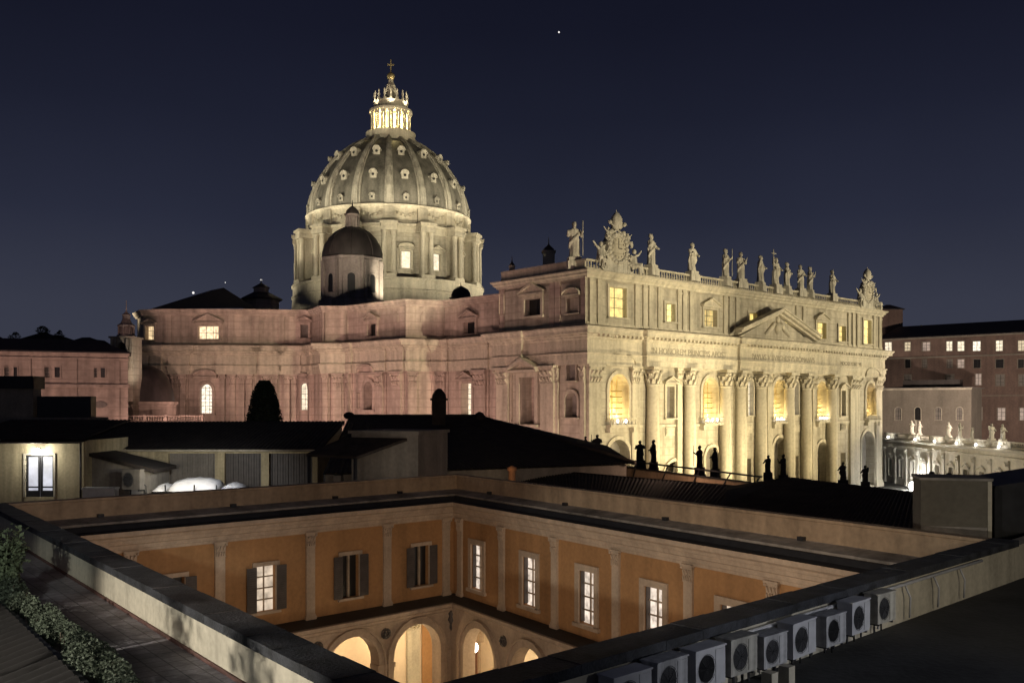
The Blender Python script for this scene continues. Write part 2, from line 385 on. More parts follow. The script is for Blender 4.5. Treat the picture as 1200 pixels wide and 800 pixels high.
def leafcap(mb, fr, um, hw, o0, o1, z0, z1, rows=2):
    """Corinthian-like capital for a pilaster: flaring bell, leaf rows, volutes, abacus"""
    h = z1 - z0; za = z1 - h * .14
    mb.hexa([fr.p(um - hw, o0, z0), fr.p(um + hw, o0, z0), fr.p(um + hw, o1, z0), fr.p(um - hw, o1, z0),
             fr.p(um - hw * 1.12, o0, za), fr.p(um + hw * 1.12, o0, za), fr.p(um + hw * 1.12, o1 + hw * .2, za), fr.p(um - hw * 1.12, o1 + hw * .2, za)])
    mb.box(fr, um - hw * 1.38, um + hw * 1.38, o0, o1 + hw * .42, za, z1)
    mb.box(fr, um - hw * 1.08, um + hw * 1.08, o0, o1 + hw * .14, z0 - h * .07, z0)
    for r in range(rows):
        zb = z0 + r * h * .36; n = 4 if r == 0 else 3
        for k in range(n):
            c = um + hw * (2 * (k + .5) / n - 1); w_ = hw / n * .62; d = o1 + hw * (.12 + .1 * r)
            mb.hexa([fr.p(c - w_, o1 - .05, zb), fr.p(c + w_, o1 - .05, zb), fr.p(c + w_, o1 + .05, zb), fr.p(c - w_, o1 + .05, zb),
                     fr.p(c - w_ * .7, d, zb + h * .34), fr.p(c + w_ * .7, d, zb + h * .34), fr.p(c + w_ * .5, d + hw * .28, zb + h * .28), fr.p(c - w_ * .5, d + hw * .28, zb + h * .28)])
    for sd in (-1, 1):
        c = fr.p(um + sd * hw * 1.12, o1 + hw * .28, za - h * .09); mb.ball(c, h * .1, 8, 6)
def pilaster(parent, fr, um, w, proud, z0, z1, mat, caph=None, base=True, o=0, name='pilaster'):
    caph = caph or w * 1.15; m = MB()
    if base:
        m.box(fr, um - w * .62, um + w * .62, o + .002, o + proud * 1.5, z0, z0 + w * .35)
        m.box(fr, um - w * .55, um + w * .55, o + .002, o + proud * 1.25, z0 + w * .35, z0 + w * .55)
        z0 += w * .55
    m.box(fr, um - w / 2, um + w / 2, o + .002, o + proud, z0, z1 - caph)
    p = m.build(name, mat, parent)
    c = MB(); leafcap(c, fr, um, w / 2, o + .002, o + proud, z1 - caph, z1); c.build('capital', mat, p)
    return p

# ------------------------------------------------------------------ ground and hills
m = MB(); m.poly([(-2500, -300, 0), (2500, -300, 0), (2500, 4500, 0), (-2500, 4500, 0)])
tag(m.build('ground', SOIL), 'dark ground round the buildings', None, None, 'structure')
m = MB(); nx = 90
def hill_h(X): 
    return 21 + 60 + 7 * sin(X * .011 + 1) + 4 * sin(X * .041) + 2.5 * sin(X * .13 + 2) + 1.2 * sin(X * .31)
vs = []; fs = []
for i in range(nx + 1):
    X = -760 + i * 7.0
    h = hill_h(X) * max(0, min(1, (-220 - X) / 140 + .25)) if X > -360 else hill_h(X)
    for Y, k in ((760, 0), (800, .55), (840, .9), (880, 1), (960, .8), (1040, 0)):
        vs.append((X, Y, max(-1, h * k - (1 if k == 0 else 0))))
for i in range(nx):
    for j in range(5): fs.append((i * 6 + j, (i + 1) * 6 + j, (i + 1) * 6 + j + 1, i * 6 + j + 1))
m.add(vs, fs, True); tag(m.build('hill', WOODS), 'dark wooded hill beyond the long palace', None, None, 'structure')

# ------------------------------------------------------------------ BASILICA
BAS = thing('basilica', 'huge floodlit church with a ribbed dome and columned front', 'church', (BC.x, BC.y, 0))
# plan of the south flank, walking back from the front corner (basilica frame)
FL = [(0, 0), (0, 25), (4, 25), (2.7, 46.7), (-5.3, 49.9), (-7.4, 70.7), (-11.7, 74.6), (-9.1, 85.1), (-25.7, 96.6), (-37, 106.8), (-40, 112), (-38, 122), (-28, 134), (-10, 140)]
FLW = [BW(*p) for p in FL]
SEG = [Fr(FLW[i], FLW[i + 1], -1) for i in range(len(FLW) - 1)]
FX = 114.7
FRONT = Fr(BW(0, 0), BW(FX, 0), 1)
Z_ENT, Z_COR = 29.0, 36.2           # underside of the architrave, top of the cornice
def flank(px):
    best = None
    for i, s in enumerate(SEG[:10]):
        u = s.hit(px)
        if -.01 <= u <= s.len + .01:
            Y = s.p(u, 0, 0).y
            if Y > 0 and (best is None or Y < best[2]): best = (i, u, Y)
    return best[0], best[1]

# --- front wall with openings
cols_px = [765, 808, 850, 868, 892, 925, 945, 975]
COL_O = 1.1
colu = [FRONT.hit(p, COL_O) for p in cols_px]
log = []      # lit loggias (photo rectangle)
for x0, x1, y0, y1 in ((711.5, 734.5, 437, 489), (821, 840, 446, 487), (904, 919, 450, 486), (955, 967, 452, 485)):
    a, b, z0, z1 = FRONT.rect(x0, x1, y0, y1, -.3); log.append((a, b, 18.6, 27.4, True, 5.0))
a, b, _, _ = FRONT.rect(1013, 1024, 450, 488, -.3); log.append((a, b, 18.6, 27.4, True, 5.0))
holes = list(log)
narrow = []
for x0, x1 in ((876, 882), (930, 935)):
    a, b, _, _ = FRONT.rect(x0, x1, 450, 490); narrow.append((a, b, 19.2, 27.2, True, .9))
niche = []
for x0, x1 in ((780, 789), (985, 990)):
    a, b, _, _ = FRONT.rect(x0, x1, 450, 490); niche.append((a, b, 18.8, 25.2, False, .9))
arch = []
for x0, x1, zt in ((711, 737, 14.8), (778, 803, 10.0), (826, 842, 12.5), (906, 921, 14.0), (957, 969, 12.5), (1009, 1024, 14.8)):
    a, b, _, _ = FRONT.rect(x0, x1, 500, 560); arch.append((a, b, .5, zt, True, 2.2))
low = []
for x0, x1 in ((873, 880), (929, 936), (985, 991)):
    a, b, _, _ = FRONT.rect(x0, x1, 500, 560); low.append((a, b, 1.0, 9.5, False, 1.2))
holes += narrow + niche + arch + low
m = MB(); m.panel(FRONT, 0, FX, 0, Z_ENT + .3, holes)
FW = m.build('facade_wall', TRAV, BAS)
for h in arch + low:
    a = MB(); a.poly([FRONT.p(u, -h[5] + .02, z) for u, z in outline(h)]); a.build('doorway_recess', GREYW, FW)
for h in arch: window(BAS, FRONT, h, tw=.7, proud=.3, pane=None, sill=False, name='archway_surround')
for i, h in enumerate(log):
    w = window(BAS, FRONT, h, tw=.7, proud=.35, trim='seg' if i != 2 else 'tri', name='loggia_window')
    # the lit room behind: back wall, sides, ceiling, coffers
    r = MB(); u0, u1 = h[0] - .6, h[1] + .6
    r.box(FRONT, u0, u1, -9, -8.9, 17.5, 29); r.box(FRONT, u0 - .1, u0, -8.9, -5.01, 17.5, 29); r.box(FRONT, u1, u1 + .1, -8.9, -5.01, 17.5, 29)
    r.box(FRONT, u0, u1, -8.9, -5.01, 28.4, 28.6); r.box(FRONT, u0, u1, -8.9, -5.01, 17.6, 18.3)
    r.build('loggia_room', GOLDIN, w)
    b = MB()
    for k in range(1, 6):
        z = h[2] + 1.1 * k; b.box(FRONT, h[0], h[1], -1.6, -1.5, z - .09, z + .09)
    um = (h[0] + h[1]) / 2; b.box(FRONT, um - .1, um + .1, -1.7, -1.6, h[2], h[3] - .4)
    for f_ in (.25, .75):
        q = h[0] + (h[1] - h[0]) * f_; b.box(FRONT, q - .06, q + .06, -1.7, -1.6, h[2], h[3] - 1)
    b.build('glazing_bars', BRASS, w)
    bal = MB(); e = .9
    bal.box(FRONT, h[0] - e, h[1] + e, .003, 1.5, 17.2, 17.7); bal.box(FRONT, h[0] - e, h[1] + e, 1.15, 1.45, 18.75, 18.95)
    for q in range(10):
        u = h[0] - e + .15 + (h[1] - h[0] + 2 * e - .3) * q / 9; bal.lathe(FRONT.p(u, 1.3, 0), [(.1, 17.72), (.17, 18.0), (.08, 18.4), (.12, 18.75)], 6)
    for q in (h[0] - e + .3, h[1] + e - .3): bal.box(FRONT, q - .25, q + .25, .003, 1.2, 16.2, 17.2)
    bal.build('balcony', TRAV2, w)
    p_ = (9000, 8000, 8500, 8000, 4500)[i]
    v = FRONT.p(um, -6.8, 19.6); point('loggia_lamp', v, p_ * .52, (1, .72, .26), .4)
    v = FRONT.p(um, -3.0, 19.3); point('loggia_lamp', v, p_ * .15, (1, .74, .3), .3)
for h in narrow: window(BAS, FRONT, h, .9, G_PALE, tw=.4, proud=.3, bars=(1, 4), trim='plain')
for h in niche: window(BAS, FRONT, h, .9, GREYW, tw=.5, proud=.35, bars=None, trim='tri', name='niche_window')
# small panels above and below
m = MB()
for h in niche + low:
    m.box(FRONT, h[0] - .2, h[1] + .2, .003, .2, 15.2, 16.9); m.box(FRONT, h[0], h[1], .2, .3, 15.5, 16.6)
for a, b in zip([0] + colu, colu + [FX]):
    m.box(FRONT, a + 1.9, b - 1.9, .003, .22, 17.05, 17.5)
m.build('string_course', TRAV2, BAS)
# --- giant columns: one column, copied
def column_mesh():
    root = BAS; c0 = Vector((0, 0))
    m = MB(); m.lathe((0, 0, 0), [(1.33, 2.0), (1.37, 9), (1.33, 15), (1.2, 22), (1.16, 25.3)], 28)
    b = MB(); b.wbox(-1.9, 1.9, -1.9, 1.9, 0, .9); b.lathe((0, 0, 0), [(1.85, .9), (1.9, 1.15), (1.75, 1.4), (1.5, 1.5), (1.6, 1.75), (1.5, 1.95), (1.34, 2.05)], 28)
    c = MB(); c.lathe((0, 0, 0), [(1.16, 25.2), (1.32, 25.35), (1.32, 25.55), (1.16, 25.6), (1.2, 26.6), (1.45, 28.2)], 24)
    for row in range(2):
        for k in range(8):
            a = 2 * pi * (k + .5 * row) / 8; z = 25.6 + row * 1.0
            ca, sa = cos(a), sin(a)
            def P(r, t, zz): return (r * ca - t * sa, r * sa + t * ca, zz)
            r0 = 1.15 + .08 * row
            c.hexa([P(r0, -.36, z), P(r0, .36, z), P(r0 + .14, .36, z), P(r0 + .14, -.36, z),
                    P(r0 + .28, -.26, z + 1.15), P(r0 + .28, .26, z + 1.15), P(r0 + .62, .2, z + .95), P(r0 + .62, -.2, z + .95)])
    for k in range(4):
        a = pi / 4 + k * pi / 2; c.ball((1.75 * cos(a), 1.75 * sin(a), 28.0), .42, 8, 6)
    c.vprism([(-1.75, -1.75), (0, -1.5), (1.75, -1.75), (1.5, 0), (1.75, 1.75), (0, 1.5), (-1.75, 1.75), (-1.5, 0)], 28.4, 29.0)
    return m, b, c
ms, mb_, mc = column_mesh()
first = None
for k, u in enumerate(colu):
    pos = FRONT.p(u, COL_O, 0) - BAS.location
    if first is None:
        first = ms.build('column', TRAV2); first.parent = BAS
        o = mb_.build('base', TRAV2); o.parent = first; o = mc.build('capital', TRAV2); o.parent = first
        c = first
    else: c = copytree(first, BAS)
    c.location = pos; c.rotation_euler = (0, 0, BA)
# --- front pilasters (photo columns of pixels)
for x0, x1 in ((690, 705), (741, 750), (795, 799), (997, 1008), (1027, 1034)):
    a, b = FRONT.hit(x0, .6), FRONT.hit(x1, .6)
    pilaster(BAS, FRONT, (a + b) / 2, max(1.6, (b - a) * .98), .6, 0, Z_ENT, TRAV2, 3.4)
for u in (47.5, 60.5, 68.5, 80):      # half pilasters behind the columns
    pilaster(BAS, FRONT, u, 2.0, .35, 0, Z_ENT, TRAV2, 3.4)
# --- flank pilasters
PIL = {}
for x0, x1 in ((637, 653), (585, 600), (559, 572), (508, 516), (518, 527), (463, 473), (477, 487), (443, 452), (405, 416), (391, 401), (376, 387), (362, 370), (333, 340), (342, 348), (308, 316), (318, 325), (280, 287), (289, 296), (259, 266), (269, 276), (203, 211), (212, 219), (168, 173), (182, 188)):
    i, ua = flank(x0); j, ub = flank(x1)
    if i != j: i, ua = flank((x0 + x1) / 2 - 1); j, ub = flank((x0 + x1) / 2 + 1); 
    if i != j: continue
    s = SEG[i]; w_ = abs(ub - ua); um = (ua + ub) / 2
    PIL.setdefault(i, []).append(((ua + ub) / 2, w_))
    w_ = min(max(w_, 1.2), 3.6); um = min(max(um, w_ / 2 + .05), s.len - w_ / 2 - .05)
    PIL[i][-1] = (um, w_)
    m = MB(); m.box(s, max(.02, um - w_ / 2 - .45), min(s.len - .02, um + w_ / 2 + .45), .003, .4, 0, Z_ENT); m.build('pilaster_backing', TRAV2 if i == 0 else PINKST, BAS)
    pilaster(BAS, s, um, w_, .6, 0, Z_ENT, TRAV2 if i == 0 else PINKST, 3.3, o=.4)
for u in (.75, 7.7): pilaster(BAS, SEG[0], u, 1.1, .62, 0, Z_ENT, TRAV2, 3.3)
# --- flank openings
fl_holes = {i: [] for i in range(len(SEG))}
at_holes = {i: [] for i in range(len(SEG))}
def flwin(x0, x1, y0, y1, arch, pane, trim, attic=False, depth=1.0, bars=(1, 4), tw=.5, name='window', o=0, proud=.5):
    i, ua = flank((x0 + x1) / 2); s = SEG[i]
    a, b, z0, z1 = s.rect(x0, x1, y0, y1)
    a = max(.3, a); b = min(s.len - .3, b)
    h = (a, b, z0, z1, arch, depth)
    (at_holes if attic else fl_holes)[i].append(h)
    window(BAS, s, h, depth, pane, trim, tw, proud * (.7 if attic else 1), bars, TRAV2 if i == 0 else PINKST, o=-.35 if attic else 0, name=name)
flwin(235, 249, 450, 484, True, G_PALE, 'seg', bars=(2, 7), tw=.7)
flwin(353, 361, 449, 480, True, G_PALE, 'seg', depth=1.6, tw=.5)
flwin(428, 438, 447, 480, True, GREYW, 'seg', depth=2.0, bars=None, tw=.8, name='niche_window')
flwin(542, 554, 449, 486, False, G_PALE, 'tri', bars=(1, 5), tw=.6, depth=1.8)
flwin(612, 630, 442, 497, False, PINKST, 'tri', depth=2.6, bars=None, tw=.9, name='aedicule', proud=.9)
flwin(664, 678, 459, 489, True, GREYW, 'plain', depth=1.6, bars=None, tw=.5, name='niche_window')
flwin(666, 676, 427, 446, False, GREYW, 'plain', depth=.4, bars=None, tw=.4, name='relief_panel')
flwin(420, 421.5, 461, 478, False, BLACKW, 'plain', depth=1, bars=None, tw=.1, name='slot_window')
flwin(461, 462.5, 461, 478, False, BLACKW, 'plain', depth=1, bars=None, tw=.1, name='slot_window')
# attic windows of the flank
flwin(232, 256, 382, 397, False, G_WARM, 'tri', True, bars=(2, 1), tw=.6)
flwin(170, 180, 382, 398, False, G_WARM, 'tri', True, bars=(1, 2), tw=.4)
flwin(352, 361, 380, 396, False, GREYW, 'tri', True, bars=None, tw=.5)
flwin(430, 440, 379, 394, False, BLACKW, 'tri', True, bars=(1, 1), tw=.6)
flwin(543, 556, 377, 391, False, BLACKW, 'tri', True, bars=(1, 1), tw=.6)
flwin(614, 633, 350, 370, False, BLACKW, 'tri', True, bars=(1, 1), tw=.7, depth=1.2)
flwin(664, 677, 349, 367, False, TRAV, 'seg', True, bars=None, tw=.4, depth=.6, name='niche_window')
for i, s in enumerate(SEG):
    m = MB(); m.panel(s, 0, s.len, 0, Z_ENT + .3, fl_holes[i]); m.build('side_wall', TRAV if i == 0 else PINKST, BAS)
    ztop = 46.2 if i < 2 else 44.8
    m = MB(); m.panel(s, -.2, s.len + .2, Z_COR - .4, ztop, at_holes[i], o=-.35); m.build('attic_wall', TRAV if i == 0 else PINKST, BAS)
    if i in (0, 3, 5, 7, 8, 9):       # flat strips on the attic above the pilasters
        pass
# --- entablature along front and flank
ENT = [(-.5, 29.0), (.55, 29.0), (.55, 29.9), (.72, 29.92), (.72, 30.9), (.95, 31.0), (.95, 31.2), (.5, 31.25), (.5, 33.6), (.8, 33.8), (.8, 34.1), (1.2, 34.3), (1.2, 34.55), (1.9, 34.7), (1.9, 35.2), (2.3, 35.7), (2.3, 35.95), (-.4, 36.5)]
c = colu
frontpath = [(FX, 14), (FX, 0), (FX - 14.5, 0), (FX - 14.5, -.35), (c[7] + 2.0, -.35), (c[7] + 2.0, -1.2), (c[6] + 2.4, -1.2), (c[6] + 2.4, -1.9), (c[3] - 1.6, -1.9), (c[3] - 1.6, -1.2), (c[0] - 2.1, -1.2), (c[0] - 2.1, -.1), (4.6, -.1), (4.6, -.6), (0, -.6)]
sidew = [BW(-.6, -.6), SEG[0].p(8.6, .6, 0), SEG[0].p(8.6, 0, 0), SEG[0].p(17.4, 0, 0), SEG[0].p(17.4, .6, 0), SEG[0].p(25, .6, 0), SEG[1].p(0, 0, 0)]
for i in range(2, len(SEG)):
    sg = SEG[i]; iv = []
    for um, w_ in sorted(PIL.get(i, [])):
        a_, b_ = max(.05, um - w_ / 2 - .4), min(sg.len - .05, um + w_ / 2 + .4)
        if iv and a_ - iv[-1][1] < .6: iv[-1][1] = b_
        else: iv.append([a_, b_])
    sidew.append(sg.p(0, 0, 0))
    for a_, b_ in iv:
        for u_, o_ in ((a_, 0), (a_, .55), (b_, .55), (b_, 0)): sidew.append(sg.p(u_, o_, 0))
sidew.append(SEG[-1].p(SEG[-1].len, 0, 0))
m = MB(); m.sweep([BW(*p) for p in frontpath[:-1]] + sidew, ENT, -1); m.build('entablature', TRAV2, BAS)
# dentils under the front cornice
m = MB(); s = FRONT; u = 1.0
while u < FX - 1:
    oo = .5
    for a, b in zip(frontpath, frontpath[1:]):
        if abs(a[1] - b[1]) < 1e-6 and min(a[0], b[0]) <= u <= max(a[0], b[0]): oo = -a[1]
    m.box(s, u, u + .55, oo + .78, oo + 1.75, 34.15, 34.66); u += 1.25
m.build('modillions', TRAV2, BAS)
INSC = stone('worn_letter', (.29, .265, .205), fine=3)
# inscription on the frieze
def text(parent, fr, body, u, o, z, size, mat, ex=.03):
    cu = bpy.data.curves.new('inscription', 'FONT'); cu.body = body; cu.size = size; cu.extrude = ex; cu.align_x = 'CENTER'
    ob = bpy.data.objects.new('inscription', cu); COL.objects.link(ob)
    ang = math.atan2(fr.t.y, fr.t.x)
    ob.rotation_euler = (R(90), 0, ang); ob.parent = parent; ob.location = fr.p(u, o, z) - parent.location; cu.materials.append(mat)
    me = bpy.data.meshes.new_from_object(ob.evaluated_get(bpy.context.evaluated_depsgraph_get())); me.name = 'inscription'
    o2 = bpy.data.objects.new('inscription', me); COL.objects.link(o2); o2.parent = parent; o2.location = ob.location; o2.rotation_euler = ob.rotation_euler
    bpy.data.objects.remove(ob); return o2
text(BAS, FRONT, 'IN HONOREM PRINCIPIS APOST', 29, 1.2 + .53, 31.55, 1.75, INSC)
text(BAS, FRONT, 'PAVLVS V BVRGHESIVS ROMANVS', 63, 1.9 + .53, 31.55, 1.75, INSC)
text(BAS, FRONT, 'PONT MAX AN MDCXII PONT VII', 91.5, .35 + .55, 31.55, 1.35, INSC)
# pediment
pl, pr, pa = FRONT.hit(873, 4.2), FRONT.hit(962, 4.2), FRONT.hit(917, 4.2)
pm = (pl + pr) / 2; pz = 36.35; ph = 5.9
m = MB(); m.prism(FRONT, [(pl + .8, pz), (pr - .8, pz), (pm, pz + ph - .5)], 1.2, 2.2); PED = m.build('pediment', TRAV, BAS)
m = MB()
for sd, e in ((1, pl), (-1, pr)):
    for q, (o1, t0, t1) in enumerate(((3.0, 0, .5), (3.9, .5, 1.1), (4.3, 1.1, 1.5))):
        m.prism(FRONT, [(e - sd * .6, pz + t0 + .2), (pm, pz + ph + t0 - .3), (pm, pz + ph + t1 - .3), (e - sd * .6, pz + t1 + .2)], 1.9 + q * .004, o1)
m.build('raking_cornice', TRAV2, PED)
m = MB(); uc = pm
m.ball(FRONT.p(uc, 2.3, pz + 2.6), (1.0, 1.0, 1.5), 12, 8); m.ball(FRONT.p(uc, 2.3, pz + 4.6), (.6, .6, .8), 10, 6)
for sd in (-1, 1):
    m.tube([FRONT.p(uc + sd * 1.2, 2.3, pz + 3.6), FRONT.p(uc + sd * 3, 2.4, pz + 2.2), FRONT.p(uc + sd * 5, 2.3, pz + 1.0)], [.5, .6, .3]); m.ball(FRONT.p(uc + sd * 1.9, 2.4, pz + 3.2), .55, 8, 6)
m.build('coat_of_arms', TRAV2, PED)
# --- front attic
ah = []; AO = -.2
for x0, x1, y0, y1, pane, trim in ((713, 733, 337, 372, G_YEL, 'plain'), (779, 790, 356, 377, G_YEL, 'plain'), (824, 839, 363, 383, G_YEL, 'tri'), (877, 886, 367, 391, G_YEL, 'plain'), (956, 967, 378, 397, G_YEL, 'tri'), (982, 990, 382, 400, G_YEL, 'plain'), (1011, 1020, 375, 403, G_YEL, 'plain'), (918, 926, 372, 392, G_YEL, 'plain')):
    a, b, z0, z1 = FRONT.rect(x0, x1, y0, y1, AO); z0 = max(z0, 37.2)
    h = (a, b, z0, z1, False, .8); ah.append(h)
    window(BAS, FRONT, h, .8, pane, trim, .5, .35, (1, 2), TRAV2, o=AO)
m = MB(); m.panel(FRONT, -.3, FX + .2, Z_COR - .4, 46.2, ah, o=AO); m.build('attic_wall', TRAV, BAS)
for u in [1.2, 3.4, 14.2, 16.6, 18.4, 21.2, 27.5, 29.2, 31.5, 43.5, 45.5, 48, 53.6, 66.8, 69.6, 72.5, 75.5, 83.0, 86.5, 91.5, 94, 97, 99.2, 101.5, 110.2, 113.4]:
    if any(h[0] - 1.2 < u < h[1] + 1.2 for h in ah): continue
    m = MB(); m.box(FRONT, u - .62, u + .62, AO + .003, AO + .38, 36.45, 45.1); m.box(FRONT, u - .75, u + .75, AO + .003, AO + .5, 44.2, 44.6); m.build('attic_strip', TRAV2, BAS)
m = MB(); m.box(FRONT, 0, FX, AO + .003, AO + .25, 36.46, 37.0); m.build('attic_plinth', TRAV2, BAS)
for i, us in ((0, (1.0, 7.9, 9.4, 16.6, 18.0, 24.2)), (3, (.9, 8)), (5, (1, 10, 19)), (7, (1, 7, 13, 19)), (8, (1, 6.5, 14))):
    for u in us:
        if any(h[0] - 1.4 < u < h[1] + 1.4 for h in at_holes[i]) or u > SEG[i].len - .5: continue
        m = MB(); m.box(SEG[i], u - .7, u + .7, -.347, -.05, 36.5, 45.2 if i == 0 else 44.0); m.build('attic_strip', PINKST, BAS)
for i, px in ((5, 463), (5, 497), (7, 305), (4, 463), (3, 497)):
    q = flank(px)
    if q[0] != i: continue
    u = q[1]; sg = SEG[i]; m = MB(); m.prism(sg, [(u - .7, 40), (u + .7, 40), (u + .7, 41.6), (u, 42.6), (u - .7, 41.6)], -.347, -.12); m.build('attic_niche', PINKST, BAS)
AC = [(-.9, 45.1), (.2, 45.15), (.3, 45.5), (.75, 45.8), (.75, 46.1), (1.15, 46.4), (1.15, 46.6), (-2, 46.75)]
m = MB(); m.sweep([BW(*p) for p in ((FX, 16), (FX, 0), (0, 0), (0, 25.2), (6, 25.2))], AC, -1); m.build('attic_cornice', TRAV2, BAS)
AC2 = [(o * .8, z - 1.7) for o, z in AC]
m = MB(); m.sweep(FLW[2:], AC2, -1); m.build('side_attic_cornice', PINKST, BAS)
# balustrade
m = MB()
bp = [BW(*p) for p in ((FX, 14), (FX - .1, .3), (.1, .3), (.1, 24))]
m.sweep(bp, [(-.3, 46.75), (.3, 46.75), (.3, 47.1), (-.3, 47.1)], -1); m.sweep(bp, [(-.35, 48.3), (.35, 48.3), (.35, 48.65), (-.35, 48.65), (-.35, 48.3)], -1)
BALF = Fr(BW(0, .3), BW(FX, .3), 1)
u = .6
while u < FX:
    m.lathe(BALF.p(u, 0, 0), [(.12, 47.1), (.22, 47.45), (.1, 47.95), (.16, 48.3)], 5, smooth=False); u += .8
m.box(Fr(BW(.1, 0), BW(.1, 24), -1), .5, 24, -.25, .2, 47.1, 48.3)
m.build('balustrade', TRAV2, BAS)
# roofs closing the volumes
m = MB(); pl_ = [BW(*p) for p in ((0.2, .2), (FX - .2, .2), (FX - .2, 150), (0, 150))] + [v for v in FLW[::-1]][:-1]
m.poly([(v.x, v.y, 44.6) for v in pl_])
m.build('terrace_roof', GREYW, BAS)
m = MB(); m.sweep([BW(FX, 160), BW(FX, 0)], [(0, 0), (0, 46)], -1); m.build('north_wall', TRAV, BAS)

# --- DOME
SEGN = 96
RIB = [DA + k * R(22.5) for k in range(16)]
m = MB(); m.lathe(DC, [(31.2, 44), (31.2, 50.6), (31.6, 50.9), (31.6, 51.6), (30.9, 52), (30.7, 55.2), (31, 55.4), (31, 55.8), (30.6, 56), (30.6, 58.5), (31, 58.8), (31, 59.3), (27, 59.4)], SEGN, smooth=False); DRB = m.build('drum_base', TRAV2, BAS)
# drum wall with 16 windows: built as 32 flat sides
m = MB(); rD = 26.2
DR = None
wins = []
pr_ = []
for k in range(16):
    a0 = RIB[k] + R(3.2); a1 = RIB[k] + R(22.5 - 3.2)
    A = (DC.x + rD * cos(a0), DC.y + rD * sin(a0)); B = (DC.x + rD * cos(a1), DC.y + rD * sin(a1))
    fr = Fr(A, B, 1)
    if (fr.n.x * (A[0] - DC.x) + fr.n.y * (A[1] - DC.y)) < 0: fr = Fr(A, B, -1)
    L_ = fr.len; h = (L_ / 2 - 1.45, L_ / 2 + 1.45, 62.6, 67.8, False, .9)
    m.panel(fr, 0, L_, 59.3, 77, [h]); wins.append((k, fr, h))
    a2 = RIB[k] - R(3.2)
    m.poly([(DC.x + rD * cos(a2), DC.y + rD * sin(a2), 59.3), (A[0], A[1], 59.3), (A[0], A[1], 77), (DC.x + rD * cos(a2), DC.y + rD * sin(a2), 77)])
DR = m.build('drum', TRAV, BAS)
for k, fr, h in wins:
    vis = cos((RIB[k] + R(11.25)) - DA) > -.2
    w = window(DR, fr, h, .9, (G_PALE if k in (0, 1) else GREYW), 'tri' if k % 2 else 'seg', .55, .4, None, TRAV2)
for k in range(16):
    a = RIB[k]; ca, sa = cos(a), sin(a)
    m = MB()
    fr = Fr((DC.x + 25.9 * ca + 2.1 * sa, DC.y + 25.9 * sa - 2.1 * ca), (DC.x + 25.9 * ca - 2.1 * sa, DC.y + 25.9 * sa + 2.1 * ca), 1)
    if fr.n.x * ca + fr.n.y * sa < 0: fr = Fr((DC.x + 25.9 * ca + 2.1 * sa, DC.y + 25.9 * sa - 2.1 * ca), (DC.x + 25.9 * ca - 2.1 * sa, DC.y + 25.9 * sa + 2.1 * ca), -1)
    m.box(fr, .9, 3.3, 0, 2.9, 59.35, 73.2)
    m.box(fr, -.1, 4.3, 0, 4.7, 59.35, 60.4)
    for q in (.75, 3.45):
        c_ = fr.p(q, 3.55, 0)
        m.lathe((c_.x, c_.y, 0), [(.95, 60.4), (.95, 60.7), (.78, 60.9), (.76, 66), (.66, 71.4), (.8, 71.7), (.72, 71.9), (1.0, 73.1)], 12)
    m.box(fr, -.35, 4.55, -.2, 4.7, 73.2, 74.2); m.box(fr, -.2, 4.4, -.2, 4.5, 74.2, 75.1); m.box(fr, -.6, 4.8, -.2, 5.0, 75.1, 75.9)
    m.build('buttress', TRAV2, DR)
m = MB(); m.lathe(DC, [(26.1, 73.2), (26.7, 73.2), (26.7, 74.9), (27.4, 75.2), (27.6, 75.8), (26.2, 76), (25.8, 76.1), (25.8, 80.6), (26.2, 80.9), (26.7, 81.4), (26.7, 81.7), (25.6, 82)], SEGN, smooth=False); m.build('drum_attic', TRAV2, BAS)
m = MB()
for k in range(16):
    for d in (-4.6, 4.6):
        pass
    a = RIB[k]; ca, sa = cos(a), sin(a)
    def P(r, t, z): return (DC.x + r * ca - t * sa, DC.y + r * sa + t * ca, z)
    m.hexa([P(25.5, -1.6, 76.1), P(25.5, 1.6, 76.1), P(26.5, 1.6, 76.1), P(26.5, -1.6, 76.1), P(25.5, -1.6, 80.8), P(25.5, 1.6, 80.8), P(26.5, 1.6, 80.8), P(26.5, -1.6, 80.8)])
    a = RIB[k] + R(11.25); ca, sa = cos(a), sin(a)
    for t in (-2.4, -1.2, 0, 1.2, 2.4):      # festoons
        v = P(25.85, t, 79.2 - .9 * (1 - abs(t) / 2.6)); m.ball(v, .5, 6, 5)
m.build('festoons', TRAV2, BAS)
PROF = [(25.6, 82), (25.5, 84.5), (25.0, 87.3), (23.9, 90.4), (22.3, 93.5), (20.3, 96.5), (17.9, 99.5), (15.1, 102.2), (12.2, 104.4), (9.6, 105.9), (7.8, 106.6)]
m = MB(); m.lathe(DC, PROF, SEGN); SH = m.build('dome_shell', LEAD, BAS)
def pz_at(z):
    for (r0, z0), (r1, z1) in zip(PROF, PROF[1:]):
        if z0 <= z <= z1: return r0 + (r1 - r0) * (z - z0) / (z1 - z0)
    return PROF[-1][0]
